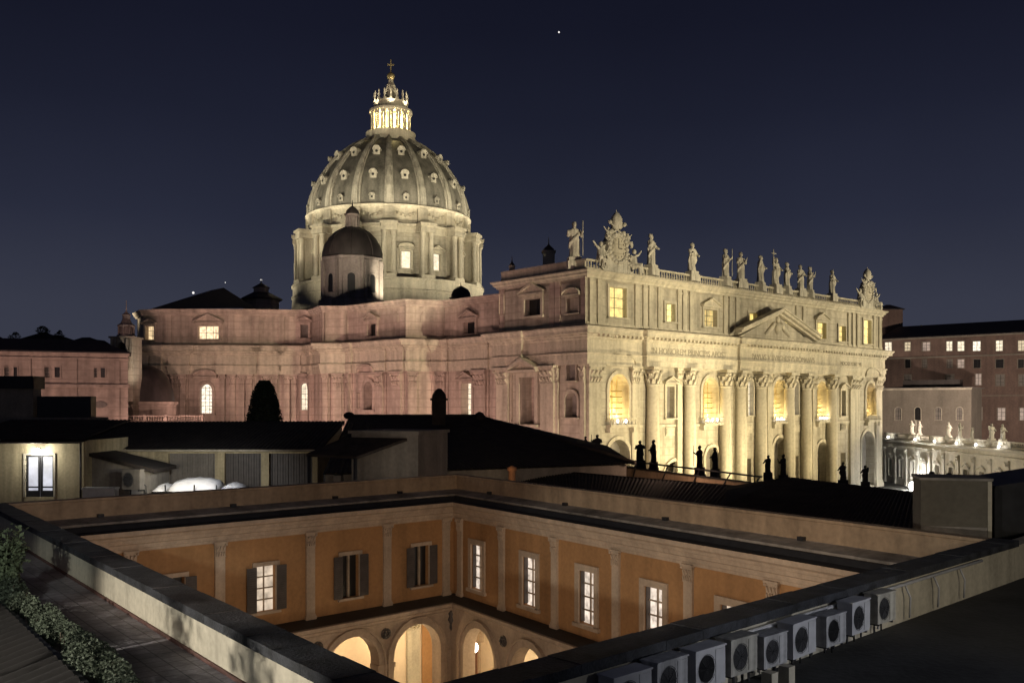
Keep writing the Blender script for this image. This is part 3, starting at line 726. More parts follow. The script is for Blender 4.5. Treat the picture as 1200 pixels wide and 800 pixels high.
for k in range(16):
    a = RIB[k]; ca, sa = cos(a), sin(a)
    m = MB(); 
    for (w0, w1, pr0) in ((1.45, .62, .45), (.75, .34, .85)):
        vs = []; n = len(PROF)
        for i, (r, z) in enumerate(PROF):
            f_ = i / (n - 1); w_ = w0 + (w1 - w0) * f_
            rn = PROF[min(i + 1, n - 1)]; rb = PROF[max(i - 1, 0)]
            t = Vector((rn[0] - rb[0], rn[1] - rb[1])).normalized(); nn = Vector((t.y, -t.x))
            for (s_, d) in ((-w_, -.3), (-w_, pr0), (w_, pr0), (w_, -.3)):
                rr = r + nn.x * d; zz = z + nn.y * d
                vs.append((DC.x + rr * ca - s_ * sa, DC.y + rr * sa + s_ * ca, zz))
        m.add(vs, [(i * 4 + q, i * 4 + q + 1, (i + 1) * 4 + q + 1, (i + 1) * 4 + q) for i in range(n - 1) for q in range(3)])
    m.build('rib', RIBST, SH)
    a = RIB[k] + R(11.25); ca, sa = cos(a), sin(a)
    for zc, hw in ((83.9, .75), (91.0, 1.0), (99.4, 1.0)):
        r = pz_at(zc); m = MB()
        fr = Fr((DC.x + (r - .4) * ca + hw * sa, DC.y + (r - .4) * sa - hw * ca), (DC.x + (r - .4) * ca - hw * sa, DC.y + (r - .4) * sa + hw * ca), 1)
        if fr.n.x * ca + fr.n.y * sa < 0: fr = Fr((DC.x + (r - .4) * ca + hw * sa, DC.y + (r - .4) * sa - hw * ca), (DC.x + (r - .4) * ca - hw * sa, DC.y + (r - .4) * sa + hw * ca), -1)
        dd = .9 + (zc - 84) * .05
        m.prism(fr, [(0, zc - hw * 1.1), (2 * hw, zc - hw * 1.1), (2 * hw, zc + hw * .3)] + [(hw + hw * cos(pi * q / 8), zc + hw * .3 + hw * 1.0 * sin(pi * q / 8)) for q in range(1, 8)] + [(0, zc + hw * .3)], -1.6, dd)
        m.prism(fr, [(hw + hw * 1.3 * cos(pi * q / 8), zc + hw * .4 + hw * 1.25 * sin(pi * q / 8)) for q in range(9)] + [(hw + hw * cos(pi * q / 8), zc + hw * .4 + hw * .95 * sin(pi * q / 8)) for q in range(8, -1, -1)], -.8, dd + .35)
        m.prism(fr, [(hw + .5 * hw * cos(2 * pi * q / 10), zc - .1 + .5 * hw * sin(2 * pi * q / 10)) for q in range(10)], dd + .002, dd + .12)
        d = m.build('dormer', RIBST, SH)
        m = MB(); m.prism(fr, [(hw + .42 * hw * cos(2 * pi * q / 10), zc - .1 + .42 * hw * sin(2 * pi * q / 10)) for q in range(10)], dd + .1, dd + .14); m.build('opening', BLACKW, d)
# lantern
LC_ = (DC.x + .6, DC.y)
m = MB(); m.lathe(LC_, [(8.2, 105.3), (8.6, 106.2), (8.6, 107.4), (7.9, 107.6), (7.9, 109.3), (8.1, 109.5), (8.1, 109.8), (4.2, 109.8), (4.2, 116.1), (6.6, 116.2), (7.0, 116.6), (6.9, 117.3), (5.4, 117.5), (5.2, 119.4), (5.6, 119.6), (5.6, 119.9), (2.7, 120.1), (1.5, 125.6), (.9, 126.6), (.7, 127.6)], 48, smooth=False)
LAN = m.build('lantern', TRAV2, BAS)
for k in range(16):
    a = RIB[k]; m = MB()
    for d in (-.075, .075):
        m.lathe((LC_[0] + 6.1 * cos(a + d), LC_[1] + 6.1 * sin(a + d)), [(.42, 109.8), (.4, 110.1), (.36, 110.3), (.33, 115.2), (.48, 115.9), (.48, 116.2)], 8)
    m.build('lantern_column', TRAV2, LAN)
    m = MB(); m.lathe((LC_[0] + 5.3 * cos(a), LC_[1] + 5.3 * sin(a)), [(.5, 119.8), (.5, 120.6), (.25, 120.8), (.42, 121.7), (.18, 122.3), (.32, 122.7), (.05, 123.4)], 8); m.build('candelabrum', TRAV2, LAN)
for k in range(8):
    a = DA + R(22.5) * 2 * k + R(11.25)
    point('lantern_lamp', (LC_[0] + 5.2 * cos(a), LC_[1] + 5.2 * sin(a), 110.6), 2500, (1, .77, .31), .2)
    point('lantern_lamp', (LC_[0] + 5.2 * cos(a), LC_[1] + 5.2 * sin(a), 114.2), 1700, (1, .77, .31), .2)
m = MB(); m.ball((LC_[0], LC_[1], 128.7), 1.3, 16, 10); m.build('ball', BRASS, LAN)
m = MB(); fr = Fr((LC_[0] - 1.2, LC_[1]), (LC_[0] + 1.2, LC_[1]), 1)
m.box(fr, 1.02, 1.38, -.18, .18, 129.9, 134.2); m.box(fr, .1, 1.018, -.17, .17, 132.3, 132.7); m.box(fr, 1.382, 2.3, -.17, .17, 132.3, 132.7); m.build('cross', BRASS, LAN)
for a in (DA - R(60), DA + R(0), DA + R(60)):
    spot('spire_flood', (LC_[0] + 8 * cos(a), LC_[1] + 8 * sin(a), 117.8), (LC_[0], LC_[1], 126), 2600, CREAM, 60, .6, .2)
# upper dome: small floods on the drum cornice, grazing up the ribs
for k in range(-5, 6):
    a = DA + R(22.5) * k + R(11.25)
    spot('shell_flood', (DC.x + 37 * cos(a), DC.y + 37 * sin(a), 76.5), (DC.x + 17 * cos(a), DC.y + 17 * sin(a), 99), 7000, CREAM, 75, .8, .3)

# --- minor dome, in front of the great one
MD = at(413, 301, 256); mz = MD.z
m = MB(); c_ = (MD.x, MD.y)
m.lathe(c_, [(9.6, 44), (9.6, 49.5), (9.2, 49.8), (8.3, 50), (8.3, 60.2), (8.6, 60.5), (8.6, 61.2), (7.9, 61.6)], 8, R(22.5) + DA, R(22.5) + DA + 2 * pi, smooth=False)
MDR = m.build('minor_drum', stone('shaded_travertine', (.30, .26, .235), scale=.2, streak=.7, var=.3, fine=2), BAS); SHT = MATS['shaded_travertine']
for k in range(8):
    a = DA + k * R(45) + R(22.5); b = a + R(45)
    A = (c_[0] + 8.3 * cos(a), c_[1] + 8.3 * sin(a)); B = (c_[0] + 8.3 * cos(b), c_[1] + 8.3 * sin(b))
    fr = Fr(A, B, 1); mid = (Vector(A) + Vector(B)) / 2 - Vector(c_)
    if fr.n.dot(mid) < 0: fr = Fr(A, B, -1)
    L_ = fr.len; h = (L_ / 2 - 1.0, L_ / 2 + 1.0, 51.6, 56.6, True, .5)
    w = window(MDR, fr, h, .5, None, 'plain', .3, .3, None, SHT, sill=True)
    p = MB(); p.poly([fr.p(u, .05, z) for u, z in outline(h)]); p.build('pane', BLACKW, w)
    m = MB()
    for q in (.45, L_ - .45): m.box(fr, q - .4, q + .4, .003, .6, 50, 59.6); m.box(fr, q - .5, q + .5, .003, .7, 59.6, 60.2)
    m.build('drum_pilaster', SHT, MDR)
m = MB(); m.lathe(c_, [(8.0, 61.6), (7.9, 63), (7.3, 65), (6.2, 66.9), (4.6, 68.5), (2.8, 69.5), (1.7, 69.8)], 32)
MSH = m.build('minor_dome_shell', DARKLEAD, BAS)
for k in range(8):
    a = DA + k * R(45); m = MB(); m.tube([(c_[0] + (r + .05) * cos(a), c_[1] + (r + .05) * sin(a), z) for r, z in ((8.0, 61.6), (7.9, 63), (7.3, 65), (6.2, 66.9), (4.6, 68.5), (2.8, 69.5))], .22, 6); m.build('rib', DARKLEAD, MSH)
m = MB(); m.lathe(c_, [(2.0, 69.3), (2.0, 70.2), (1.4, 70.3), (1.4, 73.0), (1.9, 73.2), (1.9, 73.5)], 16, smooth=False)
for k in range(8):
    a = k * pi / 4; m.lathe((c_[0] + 1.75 * cos(a), c_[1] + 1.75 * sin(a)), [(.2, 70.2), (.17, 73.2)], 6)
ML = m.build('minor_lantern', SHT, MSH)
m = MB(); m.lathe(c_, [(1.95, 73.5), (1.7, 74.4), (.9, 75.3), (.2, 75.8), (.1, 77.2), (.02, 77.5)], 16); m.build('lantern_cap', DARKLEAD, MSH)
# --- little dark domes and turrets on the roof
def cupola(px, ybase, ytop, Y, r, label=None):
    b = at(px, ybase, Y); t = at(px, ytop, Y); h = t.z - b.z
    m = MB(); m.lathe((b.x, b.y), [(r * 1.1, b.z - 5), (r * 1.1, b.z - .2), (r * 1.15, b.z), (r * 1.0, b.z + .05), (r * .95, b.z + h * .35), (r * .72, b.z + h * .7), (r * .3, b.z + h * .93), (.15, b.z + h), (.05, b.z + h * 1.3)], 24)
    return m.build('roof_cupola', DARKLEAD, BAS)
cupola(540, 349, 335, 245, 2.6)
m = MB(); b = at(306, 361, 262); m.lathe((b.x, b.y), [(5.0, b.z - 4), (5.0, b.z + 2.2)], 8, smooth=False); RL = m.build('roof_lantern', PINKST, BAS)
m = MB(); m.lathe((b.x, b.y), [(6.0, b.z + 2.2), (5.9, b.z + 2.5), (2.4, b.z + 4.3)], 8, smooth=False); m.lathe((b.x, b.y), [(2.6, b.z + 5.6), (.2, b.z + 7), (.05, b.z + 8.6)], 8, smooth=False); m.build('lantern_roof', DARKLEAD, RL)
m = MB(); m.lathe((b.x, b.y), [(2.1, b.z + 4), (2.1, b.z + 5.7)], 8, smooth=False); m.build('lantern_top', PINKST, RL)
m = MB()      # hipped roof over the transept
e1, e2, e3, e4 = at(178, 362, 232), at(300, 361, 240), at(296, 361, 275), at(176, 362, 272); ap = at(262, 337, 254); ap2 = at(247, 340, 258)
m.add([e1, e2, e3, e4, ap, ap2], [(0, 1, 4), (0, 4, 5), (1, 2, 4), (2, 3, 5, 4), (3, 0, 5)]); m.build('transept_roof', DARKLEAD, BAS)
def turret(px, yb, ym, yt, Y, hw, mat, name='roof_turret'):
    b = at(px, yb, Y); mz_ = at(px, ym, Y).z; tz = at(px, yt, Y).z
    m = MB(); m.wbox(b.x - hw, b.x + hw, b.y - hw, b.y + hw, b.z - 3, mz_); m.wbox(b.x - hw * 1.2, b.x + hw * 1.2, b.y - hw * 1.2, b.y + hw * 1.2, mz_, mz_ + .3)
    o = m.build(name, mat, BAS)
    m = MB(); m.lathe((b.x, b.y), [(hw * 1.0, mz_ + .3), (hw * .9, mz_ + (tz - mz_) * .25), (hw * .3, mz_ + (tz - mz_) * .45), (.12, mz_ + (tz - mz_) * .55), (.04, tz)], 10); m.build('turret_cap', DARKLEAD, o)
turret(643, 312, 296, 278, 195, 1.2, TRAV2); turret(600, 318, 313, 300, 205, .6, TRAV2)

# ------------------------------------------------------------------ statues
def remesh(mb, voxel, name, mat):
    o = mb.build(name + '_tmp', mat); md = o.modifiers.new('r', 'REMESH'); md.mode = 'VOXEL'; md.voxel_size = voxel
    sm = o.modifiers.new('s', 'SMOOTH'); sm.iterations = 2; sm.factor = .4
    dg = bpy.context.evaluated_depsgraph_get(); me = bpy.data.meshes.new_from_object(o.evaluated_get(dg)); me.name = name
    for p in me.polygons: p.use_smooth = True
    bpy.data.objects.remove(o); me.materials.clear(); me.materials.append(mat)
    return me
def figure(v):
    """robed saint about 5.4 units tall; v picks the pose"""
    rnd = random.Random(v * 7 + 3); m = MB(); sway = rnd.uniform(-.22, .22); ph = rnd.uniform(0, 6)
    prof = [(0, .82, .70), (.5, .80, .68), (1.3, .74, .62), (2.1, .78, .64), (2.7, .80, .62), (3.2, .68, .52), (3.7, .78, .54), (4.1, .86, .52), (4.38, .66, .42), (4.52, .3, .28), (4.75, .25, .25)]
    n = 24; vs = []
    for z, rx, ry in prof:
        fold = .11 if z < 3 else .05
        dx = sway * sin(z * 1.15) 
        for k in range(n):
            a = 2 * pi * k / n; w_ = 1 + fold * sin(7 * a + ph + z * .6) + fold * .6 * sin(11 * a + ph * 2 - z)
            vs.append((dx + rx * w_ * cos(a), ry * w_ * sin(a), z))
    fs = [(i * n + k, i * n + (k + 1) % n, (i + 1) * n + (k + 1) % n, (i + 1) * n + k) for i in range(len(prof) - 1) for k in range(n)]
    fs += [list(range(n))[::-1], list(range((len(prof) - 1) * n, len(prof) * n))]
    m.add(vs, fs)
    hx = sway * sin(5.0 * 1.15) + rnd.uniform(-.08, .08)
    m.ball((hx, -.06, 5.08), (.34, .38, .46), 14, 10); m.ball((hx, -.30, 4.84), (.22, .2, .28), 10, 8); m.ball((hx, .08, 5.2), (.4, .4, .4), 10, 8)
    m.ball((hx, -.44, 5.08), (.08, .1, .12), 6, 5)
    # drapery over one shoulder
    s_ = 1 if v % 2 else -1
    m.tube([(s_ * .75, -.1, 4.1), (s_ * .5, -.55, 3.4), (-s_ * .3, -.66, 2.7), (-s_ * .75, -.35, 2.2), (-s_ * .8, .1, 1.4)], [.25, .26, .26, .26, .16], 8)
    poses = [((.95, -.45, 3.2), (.45, -.95, 3.5)), ((1.05, -.35, 3.3), (1.15, -.95, 3.9)), ((1.1, -.2, 3.3), (1.5, -.5, 4.3)), ((1.0, -.4, 3.2), (.9, -1.0, 2.9)), ((1.2, -.2, 4.3), (1.35, -.4, 5.3))]
    for sd, q in ((s_, poses[v % 5]), (-s_, poses[(v * 2 + 3) % 4])):
        e_, h_ = q
        m.tube([(sd * .72, 0, 4.15), (sd * e_[0], e_[1], e_[2]), (sd * h_[0], h_[1], h_[2])], [.32, .27, .17], 8); m.ball((sd * h_[0], h_[1], h_[2]), (.17, .17, .2), 8, 6)
    h_ = poses[v % 5][1]; x = s_ * h_[0]; y = h_[1]
    if v in (1, 6): m.tube([(x, y, .1), (x, y, 5.6)], .09, 6)
    if v == 2: m.wbox(x - .12, x + .5, y - .12, y + .12, h_[2] - .3, h_[2] + .5)
    if v == 4:
        m.tube([(x - s_ * .1, y, 1.0), (x + s_ * .1, y, 7.0)], .13, 6); m.tube([(x - .75, y, 6.2), (x + .9, y, 6.2)], .13, 6)
    if v == 5: m.tube([(x, y, h_[2] - .5), (x + s_ * .2, y - .3, h_[2] + .9)], [.16, .1], 6)
    return remesh(m, .075, 'figure', STAT)
FIGS = [figure(v) for v in range(7)]
def plinthmesh():
    m = MB(); m.wbox(-1.0, 1.0, -.85, .85, -.6, .0); m.wbox(-1.15, 1.15, -1.0, 1.0, -1.9, -.6)
    me = m.build('plinth', STAT).data; return me
_pm = plinthmesh(); 
for o in [o for o in COL.objects if o.data is _pm]: bpy.data.objects.remove(o)
def place_statue(loc, v, scale, rz, label, group, mat=None, plinth=True, lean=1, pz=1):
    o = bpy.data.objects.new('statue', FIGS[v]); COL.objects.link(o)
    o.location = loc; o.scale = (scale * lean, scale, scale); o.rotation_euler = (0, 0, rz)
    tag(o, label, 'statue', group)
    if mat: o.material_slots[0].link = 'OBJECT'; o.material_slots[0].material = mat
    if plinth:
        p = bpy.data.objects.new('plinth', _pm); COL.objects.link(p); p.parent = o; p.scale = (1, 1, pz)
        if mat: p.material_slots[0].link = 'OBJECT'; p.material_slots[0].material = mat
    return o
FACE = math.atan2(FRONT.n.y, FRONT.n.x) + pi / 2      # figures look along -Y; turn them to the square
BF2 = Fr(BW(0, .3), BW(FX, .3), 1)
GS = 'saints along the top of the church front'
for px, v, sc, dr, lab in (
        (763, 3, 1.12, .15, 'pale stone saint just right of the left clock, standing above the wide lit corner'),
        (811, 0, 1.08, -.1, 'lone stone saint halfway between the left clock and the pair, book held to his chest'),
        (850, 1, 1.10, .2, 'stone saint with a thin staff, left one of the pair above the left pediment slope'),
        (868, 5, 1.08, -.3, 'stone saint of the pair above the left pediment slope, the one without a tall staff'),
        (891, 2, 1.10, .3, 'stone saint holding out a small block, just left of the figure with the cross'),
        (909, 4, 1.13, 0, 'central stone figure with a raised arm and a tall cross'),
        (922, 0, 1.02, .25, 'stone saint directly right of the figure with the cross, arms drawn in'),
        (938, 3, 1.02, -.2, 'left one of the close pair of stone saints right of the cross bearer'),
        (949, 5, 1.02, .35, 'right one of the close pair of stone saints, turned slightly outward'),
        (975, 6, 1.05, 0, 'lone stone saint standing just left of the far clock')):
    u = BF2.hit(px); place_statue(BF2.p(u, 0, 49.35), v, sc, FACE + dr, lab, GS)
SF = Fr(BW(.5, 0), BW(.5, 30), -1); u = SF.hit(673)
place_statue(SF.p(u, 0, 49.3), 1, 1.22, FACE - .6, 'leftmost and largest looking stone saint, on the roof corner left of the clock', GS)

def angel(flip):
    m = MB(); s_ = flip
    m.tube([(0, 0, .5), (s_ * .1, -.1, 1.6), (s_ * .15, -.1, 2.6)], [.85, .7, .55], 10); m.ball((s_ * .2, -.2, 3.35), (.36, .4, .46), 12, 8)
    m.tube([(s_ * .1, -.2, 1.0), (s_ * 1.1, -1.0, 1.1), (s_ * 1.4, -1.0, -.4)], [.5, .42, .25], 8); m.tube([(-s_ * .2, -.3, .9), (s_ * .5, -1.2, .7), (s_ * .6, -1.2, -.7)], [.5, .4, .25], 8)
    m.tube([(s_ * .55, -.1, 2.6), (s_ * 1.3, -.2, 2.9), (s_ * 2.1, -.2, 3.7)], [.28, .22, .13], 8); m.tube([(-s_ * .5, -.1, 2.6), (-s_ * .9, -.4, 1.9), (-s_ * 1.0, -.7, 2.4)], [.28, .2, .14], 8)
    m.prism(Fr((-1.2, .45), (1.2, .45), 1), [(-s_ * .2 + 1.2, 1.6), (1.2 - s_ * 1.2, 2.4), (1.2 - s_ * 1.5, 3.6), (1.2 - s_ * .4, 3.0)], 0, .25)
    return remesh(m, .08, 'angel', STAT)
ANG = {1: angel(1), -1: angel(-1)}
def clock(u, label, sc):
    root = thing('roof_clock', label, 'clock', BF2.p(u, .2, 46.8), 'clocks on the church front', FACE); root.scale = (sc, sc, sc)
    def kid(mb, name, mat): 
        o = mb.build(name, mat); o.parent = root; return o
    f = Fr((-10, 0), (10, 0), 1); U = 10
    m = MB(); m.prism(f, [(U - 3.6, 0), (U + 3.6, 0), (U + 3.2, 1.2), (U + 2.6, 2.6), (U + 2.7, 5.2), (U + 1.6, 6.9), (U - 1.6, 6.9), (U - 2.7, 5.2), (U - 2.6, 2.6), (U - 3.2, 1.2)], -.8, .5)
    for k in range(20):
        a = 2 * pi * k / 20; m.ball((2.3 * cos(a), -.55, 4.2 + 2.5 * sin(a)), .42, 8, 6)
    for s_ in (-1, 1):
        for cx_, cz_, r_ in ((3.4, .9, .75), (3.0, 2.4, .5), (2.6, 6.2, .5)):
            m.tube([(s_ * cx_ + r_ * cos(t), -.4, cz_ + r_ * sin(t)) for t in [q * .6 for q in range(11)]], [.32 - .015 * q for q in range(11)], 7)
    kid(m, 'clock_frame', STAT)
    m = MB(); m.prism(f, [(U + 1.75 * cos(2 * pi * k / 28), 4.2 + 1.9 * sin(2 * pi * k / 28)) for k in range(28)], .5, .62); cf = kid(m, 'clock_face', TRAV)
    m = MB(); m.box(f, U - .07, U + .07, .63, .68, 4.2, 5.6); m.box(f, U - .07, U + .9, .69, .73, 4.13, 4.27)
    for k in range(12):
        a = pi * k / 6; m.box(f, U + 1.5 * sin(a) - .07, U + 1.5 * sin(a) + .07, .63, .66, 4.2 + 1.6 * cos(a) - .14, 4.2 + 1.6 * cos(a) + .14)
    h = m.build('clock_hands', DARKLEAD); h.parent = cf
    m = MB(); m.lathe((0, -.1), [(.75, 7.6), (1.05, 7.9), (1.0, 8.3), (1.12, 8.6), (1.0, 9.1), (1.05, 9.4), (.8, 10.0), (.4, 10.5), (.1, 10.7), (.05, 11.1)], 16)
    for s_ in (-1, 1):
        m.tube([(-s_ * 1.8, -.3, 6.6), (s_ * 1.8, -.3, 8.6)], .2, 6); m.ball((s_ * 1.9, -.3, 8.7), .4, 8, 6); m.ball((-s_ * 1.6, -.3, 7.0), .55, 8, 6)
    kid(m, 'tiara_and_keys', STAT)
    for s_, z, x, k_ in ((-1, 1.0, 4.2, 1.05), (1, .6, 4.2, 1.05)):
        a = bpy.data.objects.new('angel', ANG[s_]); COL.objects.link(a); a.parent = root; a.location = (s_ * x, -.2, z); a.scale = (k_, k_, k_)
    for s_, z, x, k_ in ((-1, 5.4, 2.4, .62), (1, 4.9, 2.5, .62)):
        a = bpy.data.objects.new('putto', ANG[s_]); COL.objects.link(a); a.parent = root; a.location = (s_ * x, -.3, z); a.scale = (k_, k_, k_)
clock(BF2.hit(721), 'ornate stone clock with angels and tiara above the brightly lit left corner window', 1.08)
clock(BF2.hit(1015), 'ornate stone clock group at the far right end of the church roofline', .98)
# balcony floodlamps: small bright lamps on the balconies
for i, h in enumerate(log[:4]):
    for q, f_ in enumerate(((.35, .75), (.2, .5, .8), (.2, .5, .8), (.2, .5, .8))[i]):
        v = FRONT.p(h[0] + (h[1] - h[0]) * f_, .55, 17.95)
        r = thing('floodlamp', ('bright lamp on the balcony under the left corner window', 'bright lamp on the balcony left of the pediment columns', 'bright lamp on the central balcony under the pediment', 'bright lamp on the balcony between the right columns')[i], 'lamp', v, 'lamps on the balcony under ' + ('the left corner window', 'the window left of the pediment', 'the pediment', 'the right window')[i])
        b = MB(); b.ball(v + Vector((0, 0, .35)), .36, 10, 8); b.build('bulb', G_LAMP, r)
        b = MB(); b.lathe((v.x, v.y), [(.3, v.z - .25), (.3, v.z - .15), (.1, v.z - .1), (.1, v.z + .1)], 8); b.build('base', DGREY, r)
        point('balcony_lamp', v + FRONT.n.to_3d() * -.3 + Vector((0, 0, .9)), 80, (1, .82, .45), .3)

# ------------------------------------------------------------------ dark wing with statues on the near side of the square
wingA, wingB = Vector((12.5, 152.0)), Vector((33.5, 70.0))
WF = Fr(wingA, wingB, 1)       # outward = towards the photographer's left
WN = thing('colonnade_wing', 'dark unlit wing of the square carrying black statue silhouettes', 'building', (wingA.x, wingA.y, 0))
m = MB(); m.panel(WF, 0, WF.len, 0, 10.4, [(u, u + 2.6, 2, 7.4, True, .8) for u in range(4, int(WF.len) - 4, 7)]); m.build('wall', GREYW, WN)
m = MB(); m.box(WF, 0, WF.len, -7, .6, 10.4, 11.1); m.box(WF, -.2, WF.len + .2, -7.3, .9, 11.1, 11.4); m.build('cornice', GREYW, WN)
for u in range(2, int(WF.len), 7): pilaster(WN, WF, u + .6, 1.2, .3, 0, 10.4, GREYW, 1.2)
m = MB(); m.box(WF, 0, WF.len, -7.2, -6.6, 0, 10.3); m.build('far_wall', GREYW, WN)
for k, (px, yt, yb, v) in enumerate(((686, 511, 530, 3), (700, 509, 532, 1), (750, 516, 548, 5), (766, 515, 550, 0), (820, 522, 556, 1), (838, 524, 558, 2), (900, 533, 562, 3), (918, 532, 565, 5), (988, 541, 571, 0), (1014, 545, 573, 2), (1091, 552, 566, 3), (1112, 554, 566, 0))):
    u = WF.hit(px)
    if px < 1050:
        pos = WF.p(u, 0, 13.2); fz = pos.z = CZ + (HY - yb + (9 if k > 1 else 0)) / F * pos.y
    else: pos = at(px, 570, 62)
    sc = (CZ + (HY - yt) / F * pos.y - pos.z) / 5.55
    if px > 1050: sc = .42; pos.z = at(px, yt, pos.y).z - 5.55 * sc
    lab = ('black statue silhouette half sunk behind the long roof slope, leftmost of its row',
           'black statue silhouette standing just left of the low arch at the church corner',
           'black statue silhouette, left of the two in front of the first broad column',
           'black statue silhouette, right of the two in front of the first broad column',
           'black statue silhouette in front of the second broad column, left one of its pair',
           'black statue silhouette with raised hand beside the second broad column, right one of its pair',
           'stout black statue silhouette, left one of the pair before the middle columns',
           'black statue silhouette with spread arms before the middle columns',
           'black statue silhouette below the last column, left one of its pair',
           'black statue silhouette below the far right window of the church front',
           'black figure silhouette above the left edge of the rooftop block',
           'black figure silhouette above the middle of the rooftop block')[k]
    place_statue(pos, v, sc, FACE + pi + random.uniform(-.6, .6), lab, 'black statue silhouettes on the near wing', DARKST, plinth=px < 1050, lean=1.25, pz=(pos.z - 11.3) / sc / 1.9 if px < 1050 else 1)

# ------------------------------------------------------------------ right side: lit wing, palace
RA, RB = Vector((106, 268.0)), Vector((101.0, 150.0))
RF = Fr(RA, RB, 1)
RW = thing('lit_wing', 'white floodlit wing with statues along its top, right of the church', 'building', (RA.x, RA.y, 0))
m = MB(); rh = [(u + 1.6, u + 4.0, 2.0, 6.8, False, .5) for u in range(3, int(RF.len) - 6, 8)]
m.panel(RF, 0, RF.len, 0, 11.2, rh); m.build('wall', WHST, RW)
for h in rh: window(RW, RF, h, .5, GREYW, 'tri', .3, .2, None, WHST)
for u in range(1, int(RF.len), 8): pilaster(RW, RF, u + .6, 1.3, .35, 0, 9.9, WHST, 1.3)
m = MB(); m.sweep([RA, RB], [(-.3, 9.9), (.5, 9.9), (.5, 10.5), (.7, 10.6), (.35, 10.7), (.35, 11.5), (.6, 11.6), (1.2, 12.0), (1.2, 12.3), (-1, 12.5)], 1); m.build('cornice', WHST, RW)
m = MB(); m.box(RF, 0, RF.len, -.6, -.1, 12.45, 12.7); m.box(RF, 0, RF.len, -.65, -.05, 13.6, 13.85)
u = .3
while u < RF.len: m.lathe(RF.p(u, -.35, 0), [(.13, 12.7), (.2, 13), (.1, 13.4), (.14, 13.6)], 5, smooth=False); u += .75
for u in range(1, int(RF.len), 8): m.box(RF, u, u + 1.6, -.75, .05, 12.45, 13.9)
m.build('balustrade', WHST, RW)
m = MB(); m.box(RF, 0, RF.len, -9, -.7, 11.5, 12.4); m.build('roof', GREYW, RW)
for k, px in enumerate((1067, 1076, 1110, 1123, 1137, 1160, 1173)):
    u = RF.hit(px); pos = RF.p(u, -.35, 14.25)
    place_statue(pos, (1, 3, 0, 5, 6, 2, 3)[k], .58 if px != 1137 else .4, FACE + random.uniform(-.5, .5),
                 ('white statue on the lit wing, left one of the pair beside the church', 'white statue on the lit wing, right one of the pair beside the church', 'white statue below the round headed windows, left one of the pair on the lit wing',
                  'white statue below the round headed windows, right one of the pair on the lit wing', 'small dim statue standing alone between two pairs on the lit wing', 'white statue before the red palace wall, left one of the pair', 'white statue before the red palace wall, right one of the pair')[k],
                 'white statues on the lit wing', WHST, lean=1.25)
for k, px in enumerate((1045, 1077, 1100, 1126, 1149, 1176)):
    u = RF.hit(px); v = RF.p(u, 1.0, 12.32)
    r = thing('floodlamp', 'small bright floodlamp on the cornice of the white wing', 'lamp', v, 'lamps on the white wing')
    b = MB(); b.ball(v + Vector((0, 0, .40)), .25, 8, 6); b.build('bulb', G_LAMPW, r)
    b = MB(); b.lathe((v.x, v.y), [(.25, v.z), (.08, v.z + .1), (.08, v.z + .3)], 8); b.build('base', DGREY, r)
    point('wing_lamp', v + Vector((RF.n.x * .9, RF.n.y * .9, .9)), 170, (1, .93, .8), .3)
for u, p_ in ((20, 9000), (45, 11000), (70, 12000), (95, 12000)):
    spot('wing_flood', RF.p(u, 16, 1), RF.p(u + 2, 0, 9), p_ * .46, (1, .87, .68), 100, .8, .5)
# big flood lamp glaring at the foot of the wing
v = at(1071, 569, 236)
GL = thing('floodlight', 'large white floodlight glaring low beside the rooftop block', 'lamp', (v.x, v.y, 0))
m = MB(); m.tube([(v.x, v.y, -.5), (v.x, v.y, v.z - .9)], .12, 8); m.build('post', DGREY, GL)
m = MB(); m.ball(v, (1.3, .7, 1.2), 14, 10); m.build('lamp_head', G_LAMPW, GL)
point('floodlight_lamp', (v.x + 1.2, v.y + 1.2, v.z + .6), 6000, (1, .97, .9), .5)

def facadebox(name, label, cat, A, B, zt, depth, mat, holes, roofz=1.0, roofmat=None, cor=True, panes=None, tm=None, z0=0, trim='plain', ov=.6, hip=None):
    fr = Fr(A, B, 1); r = thing(name, label, cat, (fr.A.x, fr.A.y, z0))
    m = MB(); m.panel(fr, 0, fr.len, z0, zt, holes, depth=.35)
    m.box(fr, 0, .35, -depth, -.36, z0, zt - .01); m.box(fr, fr.len - .35, fr.len, -depth, -.36, z0, zt - .01); m.box(fr, .36, fr.len - .36, -depth, -depth + .35, z0, zt - .01)
    m.build('wall', mat, r)
    for i, h in enumerate(holes): window(r, fr, h, .35, (panes[i] if panes else BLACKW), trim, .22, .12, (1, 2), tm or mat)
    if roofmat:
        m = MB()
        a = [fr.p(-ov, ov, zt + .02), fr.p(fr.len + ov, ov, zt + .02), fr.p(fr.len + ov, -depth - ov, zt + .02), fr.p(-ov, -depth - ov, zt + .02)]
        ri = hip or min(depth * .5, fr.len * .4)
        b = [fr.p(ri, -depth / 2, zt + roofz), fr.p(fr.len - ri, -depth / 2, zt + roofz)]
        low_ = [v - Vector((0, 0, .25)) for v in a]
        m.add(a + b + low_, [(0, 1, 5, 4), (1, 2, 5), (2, 3, 4, 5), (3, 0, 4), (6, 7, 1, 0), (7, 8, 2, 1), (8, 9, 3, 2), (9, 6, 0, 3), (9, 8, 7, 6)])
        m.build('roof', roofmat, r)
    if cor:
        m = MB(); m.box(fr, -.25, fr.len + .25, .003, .35, zt - .7, zt - .3); m.box(fr, -.3, fr.len + .3, .003, .5, zt - .3, zt); m.build('cornice', tm or mat, r)
    return r, fr
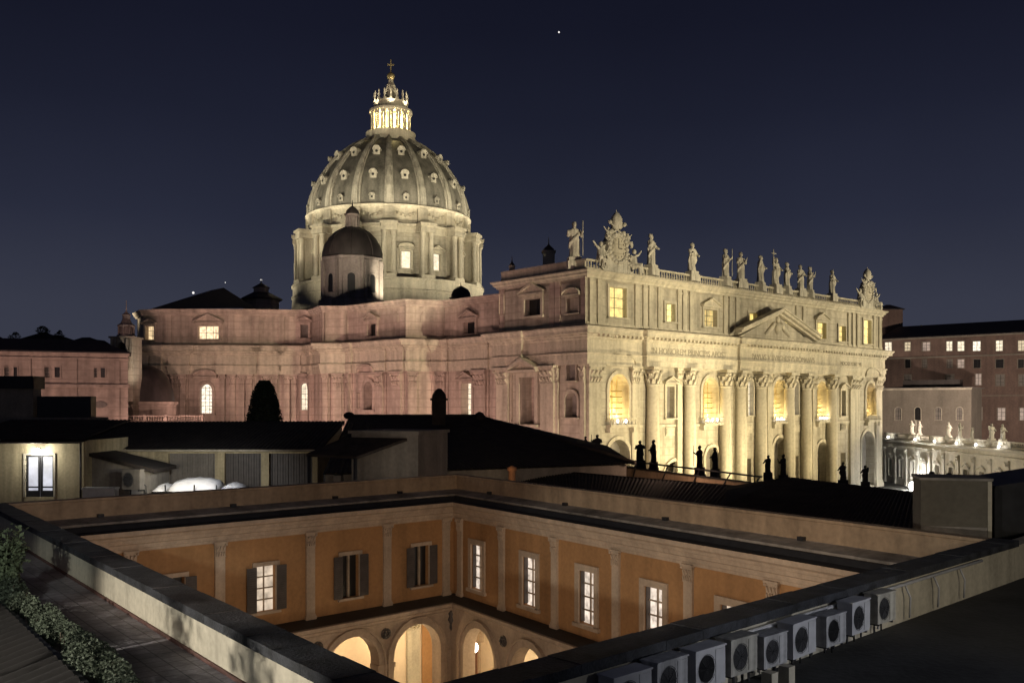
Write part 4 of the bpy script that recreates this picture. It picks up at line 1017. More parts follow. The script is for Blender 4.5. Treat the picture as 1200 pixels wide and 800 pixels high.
# tall palace at the back
A, B = at(1030, 395, 330).to_2d(), at(1260, 395, 290).to_2d(); fr = Fr(A, B, 1)
holes, panes = [], []
for x0, x1, y0, y1, p in ((1037, 1045, 401, 412, G_PALE), (1060, 1067, 401, 411, G_PALE), (1081, 1090, 401, 411, G_DIM), (1109, 1116, 400, 411, G_PALE), (1122, 1130, 400, 411, G_PALE), (1140, 1149, 400, 411, G_PALE), (1167, 1175, 399, 411, G_PALE), (1193, 1201, 399, 411, G_PALE), (1218, 1226, 399, 411, G_PALE),
                          (1061, 1067, 421, 431, BLACKW), (1081, 1086, 421, 431, GREYW), (1110, 1116, 421, 431, GREYW), (1122, 1130, 421, 431, G_DIM), (1141, 1149, 421, 431, BLACKW), (1167, 1176, 421, 431, BLACKW), (1193, 1200, 421, 431, BLACKW),
                          (1060, 1068, 439, 446, GREYW), (1108, 1118, 439, 446, GREYW), (1143, 1150, 438, 451, G_DIM), (1167, 1177, 439, 452, GREYW), (1194, 1203, 439, 452, GREYW),
                          (1143, 1151, 477, 492, G_DIM), (1169, 1178, 478, 492, G_DIM), (1195, 1203, 478, 492, G_DIM)):
    holes.append((*fr.rect(x0, x1, y0, y1), False, .4)); panes.append(p)
PAL, fr = facadebox('palace', 'tall reddish palace with a row of lit top floor windows right of the church', 'palace', A, B, fr.z(fr.len * .4, 393), 30, BRICK, holes, 5.2, DARKLEAD, True, panes, PALW, hip=1.5)
m = MB(); zc = fr.z(fr.len / 2, 416); m.box(fr, 0, fr.len, .003, .4, zc - .5, zc); zc = fr.z(fr.len / 2, 463); m.box(fr, 0, fr.len, .003, .3, zc - .3, zc); m.build('string_course', PALW, PAL)
# dark tower at its left end
a = at(1034, 362, 345); b = at(1058, 362, 345)
TW, _ = facadebox('roof_tower', 'dark square roof tower rising behind the right end of the church', 'tower', (a.x, a.y), (b.x, b.y), a.z, 8, BRICK, [], 2, DARKLEAD, False)
TW.children[0].name = 'wall'
# lower palace wing with round-headed windows
A, B = at(1030, 455, 288).to_2d(), at(1138, 455, 272).to_2d(); fr = Fr(A, B, 1)
hh = [(*fr.rect(x0, x0 + 7, 477, 492), True, .4) for x0 in (1049, 1072, 1096, 1121)]
LP, fr = facadebox('palace_block', 'plain grey brown block with four round headed windows in front of the red palace', 'building', A, B, fr.z(fr.len / 2, 454), 14, PALW, hh, .6, GREYW, True, [GREYW, BLACKW, GREYW, GREYW], TRAV)
m = MB(); m.box(fr, 6, 22, -8, -4, fr.z(10, 453), fr.z(10, 445)); m.build('roof_hut', DARKLEAD, LP)
for X, Y, tx, ty, p_ in ((112, 205, 128, 295, 1.0), (128, 190, 165, 300, 1.3)):
    spot('palace_flood', (X, Y, 13), (tx, ty, 26), 150000 * p_, (1, .80, .66), 70, .8, .8)

spot('palace_fill', (112, 299, 6), (118, 330, 30), 26000, (1, .82, .68), 110, .8, .6)  # added fill for the palace wall shadowed by the block
# ------------------------------------------------------------------ left background: long palace, bell turret, small dome
A, B = at(-40, 412, 184.8).to_2d(), at(150, 412, 196).to_2d(); fr = Fr(A, B, 1)
holes, panes = [], []
for x0, x1, y0, y1, p in ((52, 58, 430, 442, GREYW), (64, 70, 430, 442, BLACKW), (110, 114, 431, 442, GREYW), (118, 123, 431, 442, BLACKW), (5, 11, 430, 442, GREYW), (16, 20, 430, 442, BLACKW)):
    holes.append((*fr.rect(x0, x1, y0, y1), False, .4)); panes.append(p)
PW, fr = facadebox('long_palace', 'long dim pinkish palace with a heavy cornice at the left', 'building', A, B, fr.z(20, 412), 12, PINKST, holes, 2.8, DARKLEAD, True, panes, PINKST)
m = MB(); z_ = fr.z(20, 450); m.box(fr, fr.hit(32), fr.len + .4, .003, .8, z_ - .6, z_); z_ = fr.z(20, 419); m.box(fr, 0, fr.len + .2, .003, .4, z_ - .3, z_)
for px in (33, 87, 137): u = fr.hit(px); m.box(fr, u - .5, u + .5, .003, .25, 10, fr.z(20, 421))
m.build('cornice_band', PINKST, PW)
m = MB(); u = fr.hit(117); z_ = fr.z(u, 474); m.prism(fr, [(u + 1.4 * cos(k * pi / 8), z_ + .7 * sin(k * pi / 8)) for k in range(16)], .003, .2); m.build('oval_plaque', GREYW, PW)
for x_ in (-70, -48, -20): pass
spot('left_palace_flood', (-62, 120, 8), (-96, 198, 27), 34000, PINK, 90, .9, .8)
spot('turret_fill', (-76, 200, 24), (-86, 209, 34), 4200, (1, .82, .68), 60, .8, .3)  # added fill spot so the turret comes out pale
# bell turret
v = at(148, 412, 209)
BT = thing('bell_turret', 'small pale bell turret with a tiered cap at the end of the long palace', 'turret', (v.x, v.y, 20))
w_ = 2.5; fr = Fr((v.x - w_, v.y - w_), (v.x + w_, v.y - w_), 1); z0 = at(148, 424, 209).z; z1 = at(148, 397, 209).z
m = MB(); m.panel(fr, 0, 2 * w_, 15, z1, [(1.7, 3.3, z0 + .8, z1 - .9, True, .8)])
for a_, b_ in ((-w_, -w_ + .4), (w_ - .4, w_)): m.wbox(v.x + a_, v.x + b_, v.y - w_ + .01, v.y + w_, 15, z1)
m.wbox(v.x - w_ + .4, v.x + w_ - .4, v.y + w_ - .4, v.y + w_, 15, z1); m.wbox(v.x - w_ - .3, v.x + w_ + .3, v.y - w_ - .3, v.y + w_ + .3, z1, z1 + .4)
for q in (.4, 1.2, 3.8, 4.6): m.box(fr, q - .25, q + .25, .003, .35, z0 - 2, z1 - .05)
m.build('belfry', TRAV, BT)
m = MB(); m.lathe((v.x, v.y), [(2.0, z1 + .4), (2.0, z1 + .8), (1.45, z1 + 1), (1.45, z1 + 2.6), (1.9, z1 + 2.8), (1.9, z1 + 3), (1.2, z1 + 3.5), (.8, z1 + 4.4), (.8, z1 + 5.2), (1.0, z1 + 5.3), (.4, z1 + 5.8), (.12, z1 + 6.2), (.06, z1 + 8.6)], 16, smooth=False)
for k in range(8): m.lathe((v.x + 1.7 * cos(k * pi / 4), v.y + 1.7 * sin(k * pi / 4)), [(.22, z1 + .8), (.2, z1 + 2.8)], 6)
m.build('cap', SHT, BT)
# small dark dome with a round dormer
v = at(166, 470, 217)
SD = thing('small_dome', 'low dark dome with a round dormer beside the bell turret', 'dome', (v.x, v.y, 0))
m = MB(); m.lathe((v.x, v.y), [(7.6, 0), (7.6, v.z - 1), (8, v.z - .6), (8, v.z - .1), (7.1, v.z)], 28, smooth=False); m.build('wall', PINKST, SD)
m = MB(); m.lathe((v.x, v.y), [(7.3, v.z), (7.0, v.z + 2.3), (6.1, v.z + 4.9), (4.5, v.z + 7), (2.3, v.z + 8.2), (.2, v.z + 8.5)], 28); m.build('dome_shell', DARKLEAD, SD)
fr = Fr((v.x - 2.5, v.y - 7.0), (v.x + 1, v.y - 7.0), 1); zc = v.z + 2.4
m = MB(); m.prism(fr, [(1.7 + 1.35 * cos(k * pi / 10), zc + 1.35 * sin(k * pi / 10)) for k in range(20)], -2, .35); d = m.build('dormer', PINKST, SD)
m = MB(); m.prism(fr, [(1.7 + .8 * cos(k * pi / 10), zc + .8 * sin(k * pi / 10)) for k in range(20)], .36, .40); m.build('opening', BLACKW, d)
# balustraded terrace
A, B = at(143, 490, 203).to_2d(), at(238, 490, 203).to_2d(); fr = Fr(A, B, 1)
TB = thing('balustraded_terrace', 'pale balustraded terrace below the small dark dome', 'terrace', (A.x, A.y, 0)); zt = fr.z(5, 493)
m = MB(); m.box(fr, 0, fr.len, -6, 0, 0, zt - .6); m.box(fr, -.2, fr.len + .2, -6, .35, zt - .6, zt - .2); m.build('wall', PINKST, TB)
m = MB(); m.box(fr, 0, fr.len, -.4, 0, zt - .2, zt); m.box(fr, 0, fr.len, -.4, 0, zt + .95, zt + 1.2)
u = .2
while u < fr.len: m.lathe(fr.p(u, -.2, 0), [(.1, zt), (.17, zt + .3), (.08, zt + .7), (.12, zt + .95)], 5, smooth=False); u += .55
for u in (0, 4.6, 9.2, fr.len - .5): m.box(fr, u, u + .5, -.45, .05, zt - .1, zt + 1.35)
m.build('balustrade', PINKST, TB)

# ------------------------------------------------------------------ trees
def leaves(mb, pts, size, rnd, flat=.6):
    for p in pts:
        a = rnd.uniform(0, 6.28); b = rnd.uniform(-1, 1); s = size * rnd.uniform(.6, 1.3)
        d = Vector((cos(a), sin(a), b * flat)).normalized() * s; e = d.cross(Vector((rnd.uniform(-1, 1), rnd.uniform(-1, 1), 1))).normalized() * s * .55
        mb.add([p - d * .5, p + e * .5, p + d * .5, p - e * .5], [(0, 1, 2, 3)])
def tree(name, label, cat, base, H, prof, leaf, n, rnd, group=None, trunk=.25, mat=None, jit=.12, core=0):
    """prof: (height fraction, radius) pairs of the crown"""
    t = thing(name, label, cat, base, group); b = Vector(base)
    m = MB(); m.tube([b, b + Vector((.1, 0, H * .4)), b + Vector((0, .1, H * .85))], [trunk, trunk * .7, trunk * .2], 8)
    for k in range(6):
        a = k * 1.05; z = H * (.35 + .08 * k); m.tube([b + Vector((0, 0, z)), b + Vector((cos(a) * prof[len(prof) // 2][1] * .6, sin(a) * prof[len(prof) // 2][1] * .6, z + H * .12))], [trunk * .4, trunk * .1], 6)
    m.build('trunk', BARK, t)
    m = MB(); pts = []
    for _ in range(n):
        f_ = rnd.uniform(prof[0][0], prof[-1][0])
        for (f0, r0), (f1, r1) in zip(prof, prof[1:]):
            if f0 <= f_ <= f1: r = r0 + (r1 - r0) * (f_ - f0) / max(1e-6, f1 - f0)
        a = rnd.uniform(0, 6.283); lump = 1 + jit * sin(5 * a + f_ * 17) + jit * .7 * sin(9 * a - f_ * 31)
        rr = r * lump * math.sqrt(rnd.uniform(.25, 1)); pts.append(b + Vector((rr * cos(a), rr * sin(a), f_ * H)))
    leaves(m, pts, leaf, rnd)
    if core: m.lathe((b.x, b.y, b.z), [(.02, prof[0][0] * H)] + [(r * core, f_ * H * .985) for f_, r in prof] + [(.02, prof[-1][0] * H * .99)], 20, wob=lambda a, z: 1 + .08 * sin(5 * a + z) + .05 * sin(11 * a - 2 * z))
    m.build('crown', mat or LEAF, t)
    return t
rnd = random.Random(4)
c_ = at(310, 500, 92)
tree('cypress', 'dark rounded cypress silhouette against the pink church wall', 'tree', (c_.x, c_.y, 2), 21.6, [(.2, 2.0), (.60, 2.15), (.72, 2.05), (.82, 1.75), (.90, 1.4), (.95, 1.1), (.98, .8), (1.0, .45)], .30, 30000, rnd, trunk=.35, jit=.03, core=.86)
for px, yt, w_, lab, nm in ((50, 380, 5.5, 'umbrella pine silhouette on the dark hill skyline', 'umbrella_pine'), (70, 385, 4.8, 'round dark tree on the hill skyline right of the umbrella pine', 'round_tree'), (18, 387, 7, 'broad dark tree on the hill skyline at the far left', 'broad_tree')):
    t = at(px, yt + 2, 860); H = 20; b = (t.x, t.y, t.z - H)
    pf = [(.62, 1.0), (.72, w_ * 1.1), (.86, w_), (1.0, w_ * .3)] if nm == 'umbrella_pine' else [(.3, w_ * .6), (.55, w_), (.8, w_ * .8), (1, w_ * .15)]
    tree(nm, lab, 'tree', b, H, pf, 1.6, 700, rnd, None, .6)

# ------------------------------------------------------------------ middle distance roofs
def corrug(mb, a, b, c, d, n, amp=.09, rows=1, th=.05):
    """tiled slope: a-b along the eave, d-c along the ridge; n half-round tile rows from eave to ridge"""
    a, b, c, d = map(Vector, (a, b, c, d)); nrm = (b - a).cross(d - a).normalized()
    if nrm.z < 0: nrm = -nrm
    k = n * 6; vs = []
    R_ = max(2, rows)
    for j in range(R_ + 1):
        v = j / R_
        for i in range(k + 1):
            u = i / k; p = (a + (b - a) * u) * (1 - v) + (d + (c - d) * u) * v
            vs.append(p + nrm * (amp * abs(sin(pi * u * n)) + .03 * (1 - (v * R_ * 1.0 % 1))))
    mb.add(vs, [(j * (k + 1) + i, j * (k + 1) + i + 1, (j + 1) * (k + 1) + i + 1, (j + 1) * (k + 1) + i) for j in range(R_) for i in range(k)], True)
# big hipped roof in the middle
eL, eR = at(378, 556, 50), at(744, 544, 59); ez = 17.4
rA, rB = at(409, 488.5, 76), at(564, 488.5, 74)
HR = thing('hip_roof_house', 'house with a broad black hipped tile roof in front of the church', 'house', (rA.x, rA.y, 0))
eL.z = eR.z = ez; bL = Vector((eL.x + 1, 88, ez)); bR = Vector((eR.x + 1, 86, ez))
m = MB(); corrug(m, eL, eR, rB, rA, 70, .06); corrug(m, eR, bR, rB, rB, 50, .06); m.poly([bR, bL, rA, rB]); m.poly([bL, eL, rA])
m.build('roof', TILE, HR)
m = MB(); m.tube([rA + Vector((-.2, 0, .05)), rB + Vector((.2, 0, .05))], .17, 8); m.tube([rB, eR + Vector((0, 0, .1))], .15, 8); m.ball(rA + Vector((0, 0, .12)), (.45, .4, .3), 10, 6); m.build('ridge_tiles', TILE, HR)
m = MB(); 
for p, q in ((eL, eR), (eR, bR), (bR, bL), (bL, eL)):
    f2 = Fr(p, q, 1); m.box(f2, .3, f2.len - .3, -.9, -.5, 6, ez - .05)
m.build('wall', GREYW, HR)
v = at(514.5, 500, 71)
ch = MB(); zt = at(514, 469, 71).z; ch.wbox(v.x - .5, v.x + .5, v.y - .5, v.y + .5, v.z - 2.2, zt); ch.wbox(v.x - .62, v.x + .62, v.y - .62, v.y + .62, zt, zt + .15)
ch.lathe((v.x, v.y), [(.55, zt + .15), (.5, zt + .45), (.3, zt + .75), (.08, zt + .9)], 10); ch.build('chimney', TILE, HR)
v = at(562, 491, 73); ch = MB(); ch.lathe((v.x, v.y), [(.42, v.z - 1), (.42, v.z + .25), (.3, v.z + .45), (.05, v.z + .6)], 10); ch.build('ridge_vent', TILE, HR)
# low tiled roof behind the far right parapet, with its lit low wall and rail
def yy(px): return 556 + .1216 * (px - 535)
p0, p1, pm = at(606, 561, 55), at(1082, 613, 33), at(842, 584, 42.5); q0, qm = at(588, 548, 61), at(866, 571.5, 51); qa, q1 = at(921, 561, 49), at(1084, 581, 42)
TR = thing('tiled_roof_house', 'long black tiled roofs running behind the courtyard parapet', 'house', (p0.x, p0.y, 0))
for v in (p0, p1, pm): v.z -= .5
m = MB(); corrug(m, p0, pm, qm, q0, 64, .09); m.build('roof', TILE, TR)
m = MB(); corrug(m, pm + Vector((0, 0, .004)), p1, q1, qa, 46, .12); ql = at(852, 573, 47); m.poly([pm, ql, qa]); m.poly([qm, qa, ql]); m.build('roof', TILE, TR)
m = MB()
for a_, b_ in ((p0, pm), (pm, p1), (p1, q1), (q0, p0), (q1, qa), (qa, qm), (qm, q0)):
    m.poly([(a_.x, a_.y, 8), (b_.x, b_.y, 8), b_ - Vector((0, 0, .1)), a_ - Vector((0, 0, .1))])
m.build('wall', CREAMW, TR)
m = MB(); m.tube([q0, qm], .13, 8); m.tube([qa, q1], .13, 8); m.tube([qa, ql], .12, 8); m.build('ridge_tiles', TILE, TR)
q2, q3 = at(900, 562, 50), at(1082, 576, 43)
# lit low wall behind
A, B = at(712, 545, 68), at(876, 565, 57); fr = Fr(A, B, 1)
LW = thing('low_terrace_wall', 'pale pinkish terrace wall under the thin rail', 'wall', (A.x, A.y, 0)); m = MB()
m.hexa([fr.p(0, 0, 12), fr.p(fr.len, 0, 12), fr.p(fr.len, -.4, 12), fr.p(0, -.4, 12), fr.p(0, 0, A.z), fr.p(fr.len, 0, B.z), fr.p(fr.len, -.4, B.z), fr.p(0, -.4, A.z)]); m.build('wall', PARA, LW)
RL_ = thing('roof_railing', 'thin dark metal rail on the terrace wall in front of the church columns', 'railing', (A.x, A.y, A.z))
m = MB(); t0, t1 = at(716, 537.5, 67.5), at(893, 558.5, 56.5); m.tube([t0, t1], .06, 8); t2, t3 = at(713, 544.5, 67.5), at(880, 565, 56.5); m.tube([t2, t3], .05, 8); m.build('rail', DGREY, RL_)
for f_ in (.03, .2, .42, .63, .82, .99):
    a = t0.lerp(t1, f_); b = t2.lerp(t3, f_) - Vector((0, 0, .6)); m = MB(); m.tube([b, a], .05, 6); m.build('post', DGREY, RL_)
# strip of wall under the eave, lit orange
point('eave_lamp', at(640, 551, 60) + Vector((0, -1, -.2)), 14, (1, .5, .22), .1)
point('terrace_lamp', at(720, 552, 63) + Vector((3, -4.5, 1.0)), 260, (1, .62, .42), .2)
v = at(600, 553, 54)
PT = thing('chimney_pot', 'small terracotta pot lit orange behind the parapet', 'chimney pot', (v.x, v.y, v.z - .6)); m = MB(); m.lathe((v.x, v.y), [(.2, v.z - 1.4), (.2, v.z + .05), (.27, v.z + .1), (.27, v.z + .25), (.05, v.z + .38)], 14); m.build('pot', stone('terracotta', (.42, .2, .1), fine=8), PT)
point('pot_lamp', (v.x - .5, v.y - .9, v.z + .2), 5, (1, .6, .3), .1)
# shed with a lean-to under the hipped roof
A, B = at(412, 505, 49.6), at(490, 507, 48.4); fr = Fr(A, B, 1)
SH_ = thing('roof_shed', 'grey plastered shed with a dark lean-to roof below the big hipped roof', 'shed', (A.x, A.y, 10))
m = MB(); m.box(fr, 0, fr.len, -4, 0, 10, fr.z(1, 508)); m.build('wall', GREYW, SH_)
m = MB(); z_ = fr.z(1, 508); m.box(fr, -.15, fr.len + .1, -4.1, .12, z_, z_ + .16); m.build('flat_roof', GREYW, SH_)
g0, g1, g2, g3 = fr.p(-1.6, 1.9, fr.z(0, 530)), fr.p(1.3, 1.9, fr.z(0, 532)), fr.p(fr.len - .6, .05, fr.z(2, 513)), fr.p(-.4, .05, fr.z(0, 512))
m = MB(); m.hexa([v - Vector((0, 0, .14)) for v in (g0, g1, g2, g3)] + [g0, g1, g2, g3]); m.build('lean_to_roof', TILE, SH_)
for q in (g0.lerp(g1, .06), g0.lerp(g1, .97)):
    m = MB(); m.tube([(q.x, q.y, 12), (q.x, q.y, q.z - .1)], .09, 8); m.build('post', DGREY, SH_)
point('shed_fill', at(455, 545, 46.5), 22, (1, .9, .75), .2)  # added dim fill to lift the shed wall
# cream building with big shuttered openings
A, B = at(122, 527, 58), at(372, 527, 58); fr = Fr(A, B, 1)
hh = [(*fr.rect(197, 252, 531, 575), False, .4), (*fr.rect(263, 306, 531, 575), False, .4), (*fr.rect(315, 366, 531, 575), False, .4)]
CB = thing('terrace_building', 'low cream building with wide dark shuttered openings under a black roof', 'building', (A.x, A.y, 0))
m = MB(); m.panel(fr, 0, fr.len, 10, fr.z(1, 526), hh); m.box(fr, 0, .3, -6, -.01, 10, fr.z(1, 526)); m.box(fr, fr.len - .3, fr.len, -6, -.01, 10, fr.z(1, 526)); m.build('wall', YELW, CB)
for i, h in enumerate(hh):
    m = MB(); n = int((h[1] - h[0]) / .16)
    for k in range(n): u = h[0] + (h[1] - h[0]) * k / n; m.box(fr, u, u + .12, -.35, -.30 - .03 * (k % 2), h[2], h[3])
    m.box(fr, h[0], h[1], -.42, -.36, h[2], h[3]); m.build('shutter', GREYW if i == 0 else SHUT, CB)
z_ = fr.z(1, 526); p, q = fr.p(-2.2, .8, z_), fr.p(fr.len + .3, .8, z_); r_, s_ = fr.p(fr.len + .3, -8, z_ + 1.55), fr.p(-2.6, -8, z_ + 1.5)
m = MB(); corrug(m, p, q, r_, s_, 60, .06); m.poly([v - Vector((0, 0, .08)) for v in (p, q, r_, s_)]); m.build('roof', TILE, CB)
m = MB(); m.tube([p + Vector((0, 0, -.05)), q + Vector((0, 0, -.05))], .07, 8); m.build('gutter', CREAMW, CB)
m = MB(); m.box(fr, .5, fr.len, -8.4, -8, 8, z_ + 1.4); m.build('rear_wall', CREAMW, CB)
spot('cream_lamp', at(190, 548, 50), at(230, 545, 58), 420, (1, .9, .68), 120, .9, .3)
# door house at the left
A, B = at(-45, 517, 52), at(98, 517, 52); fr = Fr(A, B, 1)
DH = thing('door_house', 'cream plastered house with a lit double door under a bright lamp', 'house', (A.x, A.y, 0))
h = (*fr.rect(30, 63, 533, 582), False, .18)
m = MB(); m.panel(fr, 0, fr.len, 10, fr.z(1, 516), [h]); m.box(fr, fr.len - .3, fr.len, -6, -.2, 10, fr.z(1, 516)); m.build('wall', YELW, DH)
dw = window(DH, fr, h, .18, None, 'plain', .1, .06, None, CREAMW, name='double_door', sill=False)
um = (h[0] + h[1]) / 2; m = MB()
for a_, b_ in ((h[0], um - .02), (um + .02, h[1])):
    m.box(fr, a_, a_ + .1, -.14, -.06, h[2], h[3]); m.box(fr, b_ - .1, b_, -.14, -.06, h[2], h[3]); m.box(fr, a_ + .1, b_ - .1, -.14, -.07, h[3] - .1, h[3]); m.box(fr, a_ + .1, b_ - .1, -.14, -.07, h[2], h[2] + .35); m.box(fr, a_ + .1, b_ - .1, -.14, -.08, h[2] + .5, h[2] + .58)
m.build('door_leaves', DGREY, dw)
m = MB(); m.poly([fr.p(u, -.16, z) for u, z in outline(h)]); m.build('pane', G_COOL, dw)
z_ = fr.z(1, 516); p, q = fr.p(-.5, .7, z_), fr.p(fr.len + .2, .7, z_); r_, s_ = fr.p(fr.len + .2, -6, z_ + 1.0), fr.p(-.5, -6, z_ + 1.0)
m = MB(); corrug(m, p, q, r_, s_, 30, .07); m.poly([v - Vector((0, 0, .1)) for v in (p, q, r_, s_)]); m.build('roof', TILE, DH)
m = MB(); m.tube([p + Vector((0, 0, -.08)), q + Vector((0, 0, -.08))], .06, 8); a = fr.p(fr.len - .12, .1, z_); m.tube([a, a - Vector((0, 0, 4))], .06, 8); m.build('gutter', SHUT, DH)
v = fr.p(fr.hit(47), .28, fr.z(fr.hit(47), 527))
WL = thing('wall_lamp', 'bright white wall lamp above the double door', 'lamp', v)
m = MB(); m.ball(v, (.17, .13, .11), 12, 8); m.build('bulb', G_LAMPW, WL); m = MB(); m.tube([v + Vector((0, .14, .05)), v + Vector((0, .28, .05))], .05, 8); m.build('bracket', DGREY, WL)
point('wall_lamp_light', v + Vector((0, -.25, -.18)), 150, (1, .95, .82), .12)
# lean-to beside it, with the condenser and white box
A, B = at(98, 540, 53), at(176, 548, 53); fr = Fr(A, B, 1)
LT = thing('lean_to', 'grey lean-to with a sloping roof beside the door house', 'shed', (A.x, A.y, 10))
za, zb = fr.z(0, 529), fr.z(0, 549); L_ = fr.len
m = MB(); m.prism(fr, [(0, 10), (L_, 10), (L_, zb - .12), (0, za - .12)], -3, 0); m.build('wall', GREYW, LT)
m = MB(); m.prism(fr, [(-.05, za - .12), (L_ + .35, zb - .2), (L_ + .35, zb), (-.05, za + .06)], -3.2, .35); m.build('roof', TILE, LT)
# ---- grey flat-roofed block behind
A, B = at(-60, 490, 78), at(103, 490, 78); fr = Fr(A, B, 1)
GB = thing('grey_flat_block', 'dark grey flat roofed block with a black window band at the left edge', 'building', (A.x, A.y, 0))
z1, z2, z3, z4 = fr.z(0, 498), fr.z(0, 489), fr.z(0, 455), fr.z(0, 440)
m = MB(); m.box(fr, 0, fr.len, -4, 0, 0, z2); m.box(fr, 0, fr.hit(30), -2.6, -1.2, z2, z3); m.build('wall', GREYW, GB)
m = MB(); m.box(fr, -.5, fr.hit(30) + .2, -2.8, -.9, z3, z4); m.build('roof', DGREY, GB)
m = MB(); u0, u1 = fr.hit(35), fr.hit(99); m.box(fr, u0, u1, -2.2, -1.2, z2, fr.z(0, 464)); m.build('glazed_hut', BLACKW, GB)
# ---- white canopy
v0 = at(180, 571, 53)
WC = thing('white_canopy', 'low white canvas canopy in three humped sections glowing behind the parapet', 'canopy', (v0.x, v0.y, v0.z - 1))
for x0, x1, yt, nm in ((178, 192, 565, 'side_flap'), (195, 253, 558.5, 'main_canvas'), (256, 281, 564, 'side_flap')):
    a, b = at(x0, 573, 53), at(x1, 573, 53); n = 12; vs = []
    for j in range(5):
        for i in range(n + 1):
            f_ = i / n; hgt = (573 - yt) / F * 53 * (sin(pi * min(1, max(0, f_))) ** (.45 if nm == 'side_flap' else .22)); k = j / 4
            if nm == 'side_flap': hgt *= (1 - .35 * abs(f_ - .3))
            vs.append((a.x + (b.x - a.x) * f_, 53 + k * 2.0, a.z - .12 + hgt * (0, .8, .96, 1, .7)[j] + .02 * sin(9 * f_ * pi)))
    fs = [(j * (n + 1) + i, j * (n + 1) + i + 1, (j + 1) * (n + 1) + i + 1, (j + 1) * (n + 1) + i) for j in range(4) for i in range(n)]
    m = MB(); m.add(vs, fs, True)
    o = m.build(nm, FABRIC, WC); sd = o.modifiers.new('s', 'SOLIDIFY'); sd.thickness = .03
for px in (194, 228, 254): a = at(px, 573, 53); m = MB(); m.tube([a + Vector((0, -.05, -1.2)), a + Vector((0, -.05, .25))], .04, 6); m.build('pole', DGREY, WC)
spot('canopy_lamp', at(228, 556, 49.5) + Vector((0, 0, 1.4)), at(230, 567, 53.5), 620, (.95, .97, 1), 95, .6, .2)

# ------------------------------------------------------------------ COURTYARD BUILDING
LCc, FCc, RCc, NCc = Vector((-17.3, 32.1)), Vector((-2.72, 45.95)), Vector((11.9, 23.4)), Vector((-1.12, 10.9))
CY = thing('courtyard_building', 'orange plastered courtyard building with pilasters, arcade and dark capped parapet', 'building', (FCc.x, FCc.y, 0))
WL_ = Fr(LCc, FCc, 1); WR = Fr(FCc, RCc, 1); WO = 1.6
CSC = (1, .75)
def off(o):      # mitred inner corners
    m_ = MB(); m_.sweep([LCc, FCc, RCc], [(o, 0)], 1, sc=CSC); return [Vector((v.x, v.y)) for v in m_.v]
oL, oF, oR = off(WO)
FLc = Fr(oL, oF, 1); FRc = Fr(oF, oR, 1)
ZT, ZA = 15.9, 12.32; AO_ = .55
lw, rw = [], []
for x0, x1, y0, y1 in ((185, 220, 668, 700), (291, 331, 660, 706), (394, 426, 646, 689), (479, 507, 635, 675)):
    a, b, z0, z1 = FLc.rect(x0, x1, y0, y1); lw.append((a, b, 12.95, 14.75, False, .22))
for x0, x1, y0, y1 in ((552, 567, 637, 675), (611, 631, 648, 690), (677, 700, 662, 708), (753, 781, 680, 727), (842, 875, 700, 745), (946, 985, 730, 790)):
    a, b, z0, z1 = FRc.rect(x0, x1, y0, y1); rw.append((a, b, 12.85, 14.85, False, .22))
# give all windows of one wall the same width
mw = sorted(h[1] - h[0] for h in lw)[1] * .62; lw = [((h[0] + h[1]) / 2 - mw / 2, (h[0] + h[1]) / 2 + mw / 2, *h[2:]) for h in lw]
mw = sorted(h[1] - h[0] for h in rw)[2] * .80; rw = [((h[0] + h[1]) / 2 - mw / 2, (h[0] + h[1]) / 2 + mw / 2, *h[2:]) for h in rw]
m = MB(); m.panel(FLc, 0, FLc.len, ZA - .3, ZT + .1, lw); m.panel(FRc, 0, FRc.len, ZA - .3, ZT + .1, rw); m.build('wall', ORANGE, CY)
for i, h in enumerate(lw):
    w = window(CY, FLc, h, .22, G_SHADE if i == 1 else BLACKW, 'plain', .16, .07, (1, 3) if i == 1 else (1, 0), TRIM, barw=.05 if i == 1 else .09, bm=LINEN)
    sw = (h[1] - h[0]) * .52
    for a_, b_ in ((h[0] - sw, h[0] - .02), (h[1] + .02, h[1] + sw)):
        m = MB(); m.box(FLc, a_, b_, .09, .13, h[2] + .02, h[3] - .02)
        k = 0
        while h[2] + .1 + k * .09 < h[3] - .12: z = h[2] + .1 + k * .09; m.box(FLc, a_ + .06, b_ - .06, .131, .15, z, z + .05); k += 1
        m.build('shutter', SHUT, w)
for i, h in enumerate(rw):
    w = window(CY, FRc, h, .22, G_SHADE, 'plain', .24, .08, (1, 3), TRIM, barw=.055, bm=LINEN)
    # the near reveal: an open inner shutter leaf beside the glass
    m = MB(); m.box(FRc, h[0] + .01, h[0] + .05, -.2, -.02, h[2] + .05, h[3] - .05); m.build('shutter', SHUT, w)
for px in (152, 257, 363, 453, 522): u = FLc.hit(px); pilaster(CY, FLc, u, .40, .09, ZA, ZT, TRIM, .55)
for px in (540, 589, 651, 723, 808, 907, 1010): u = FRc.hit(px); pilaster(CY, FRc, u, .40, .09, ZA, ZT, TRIM, .55)
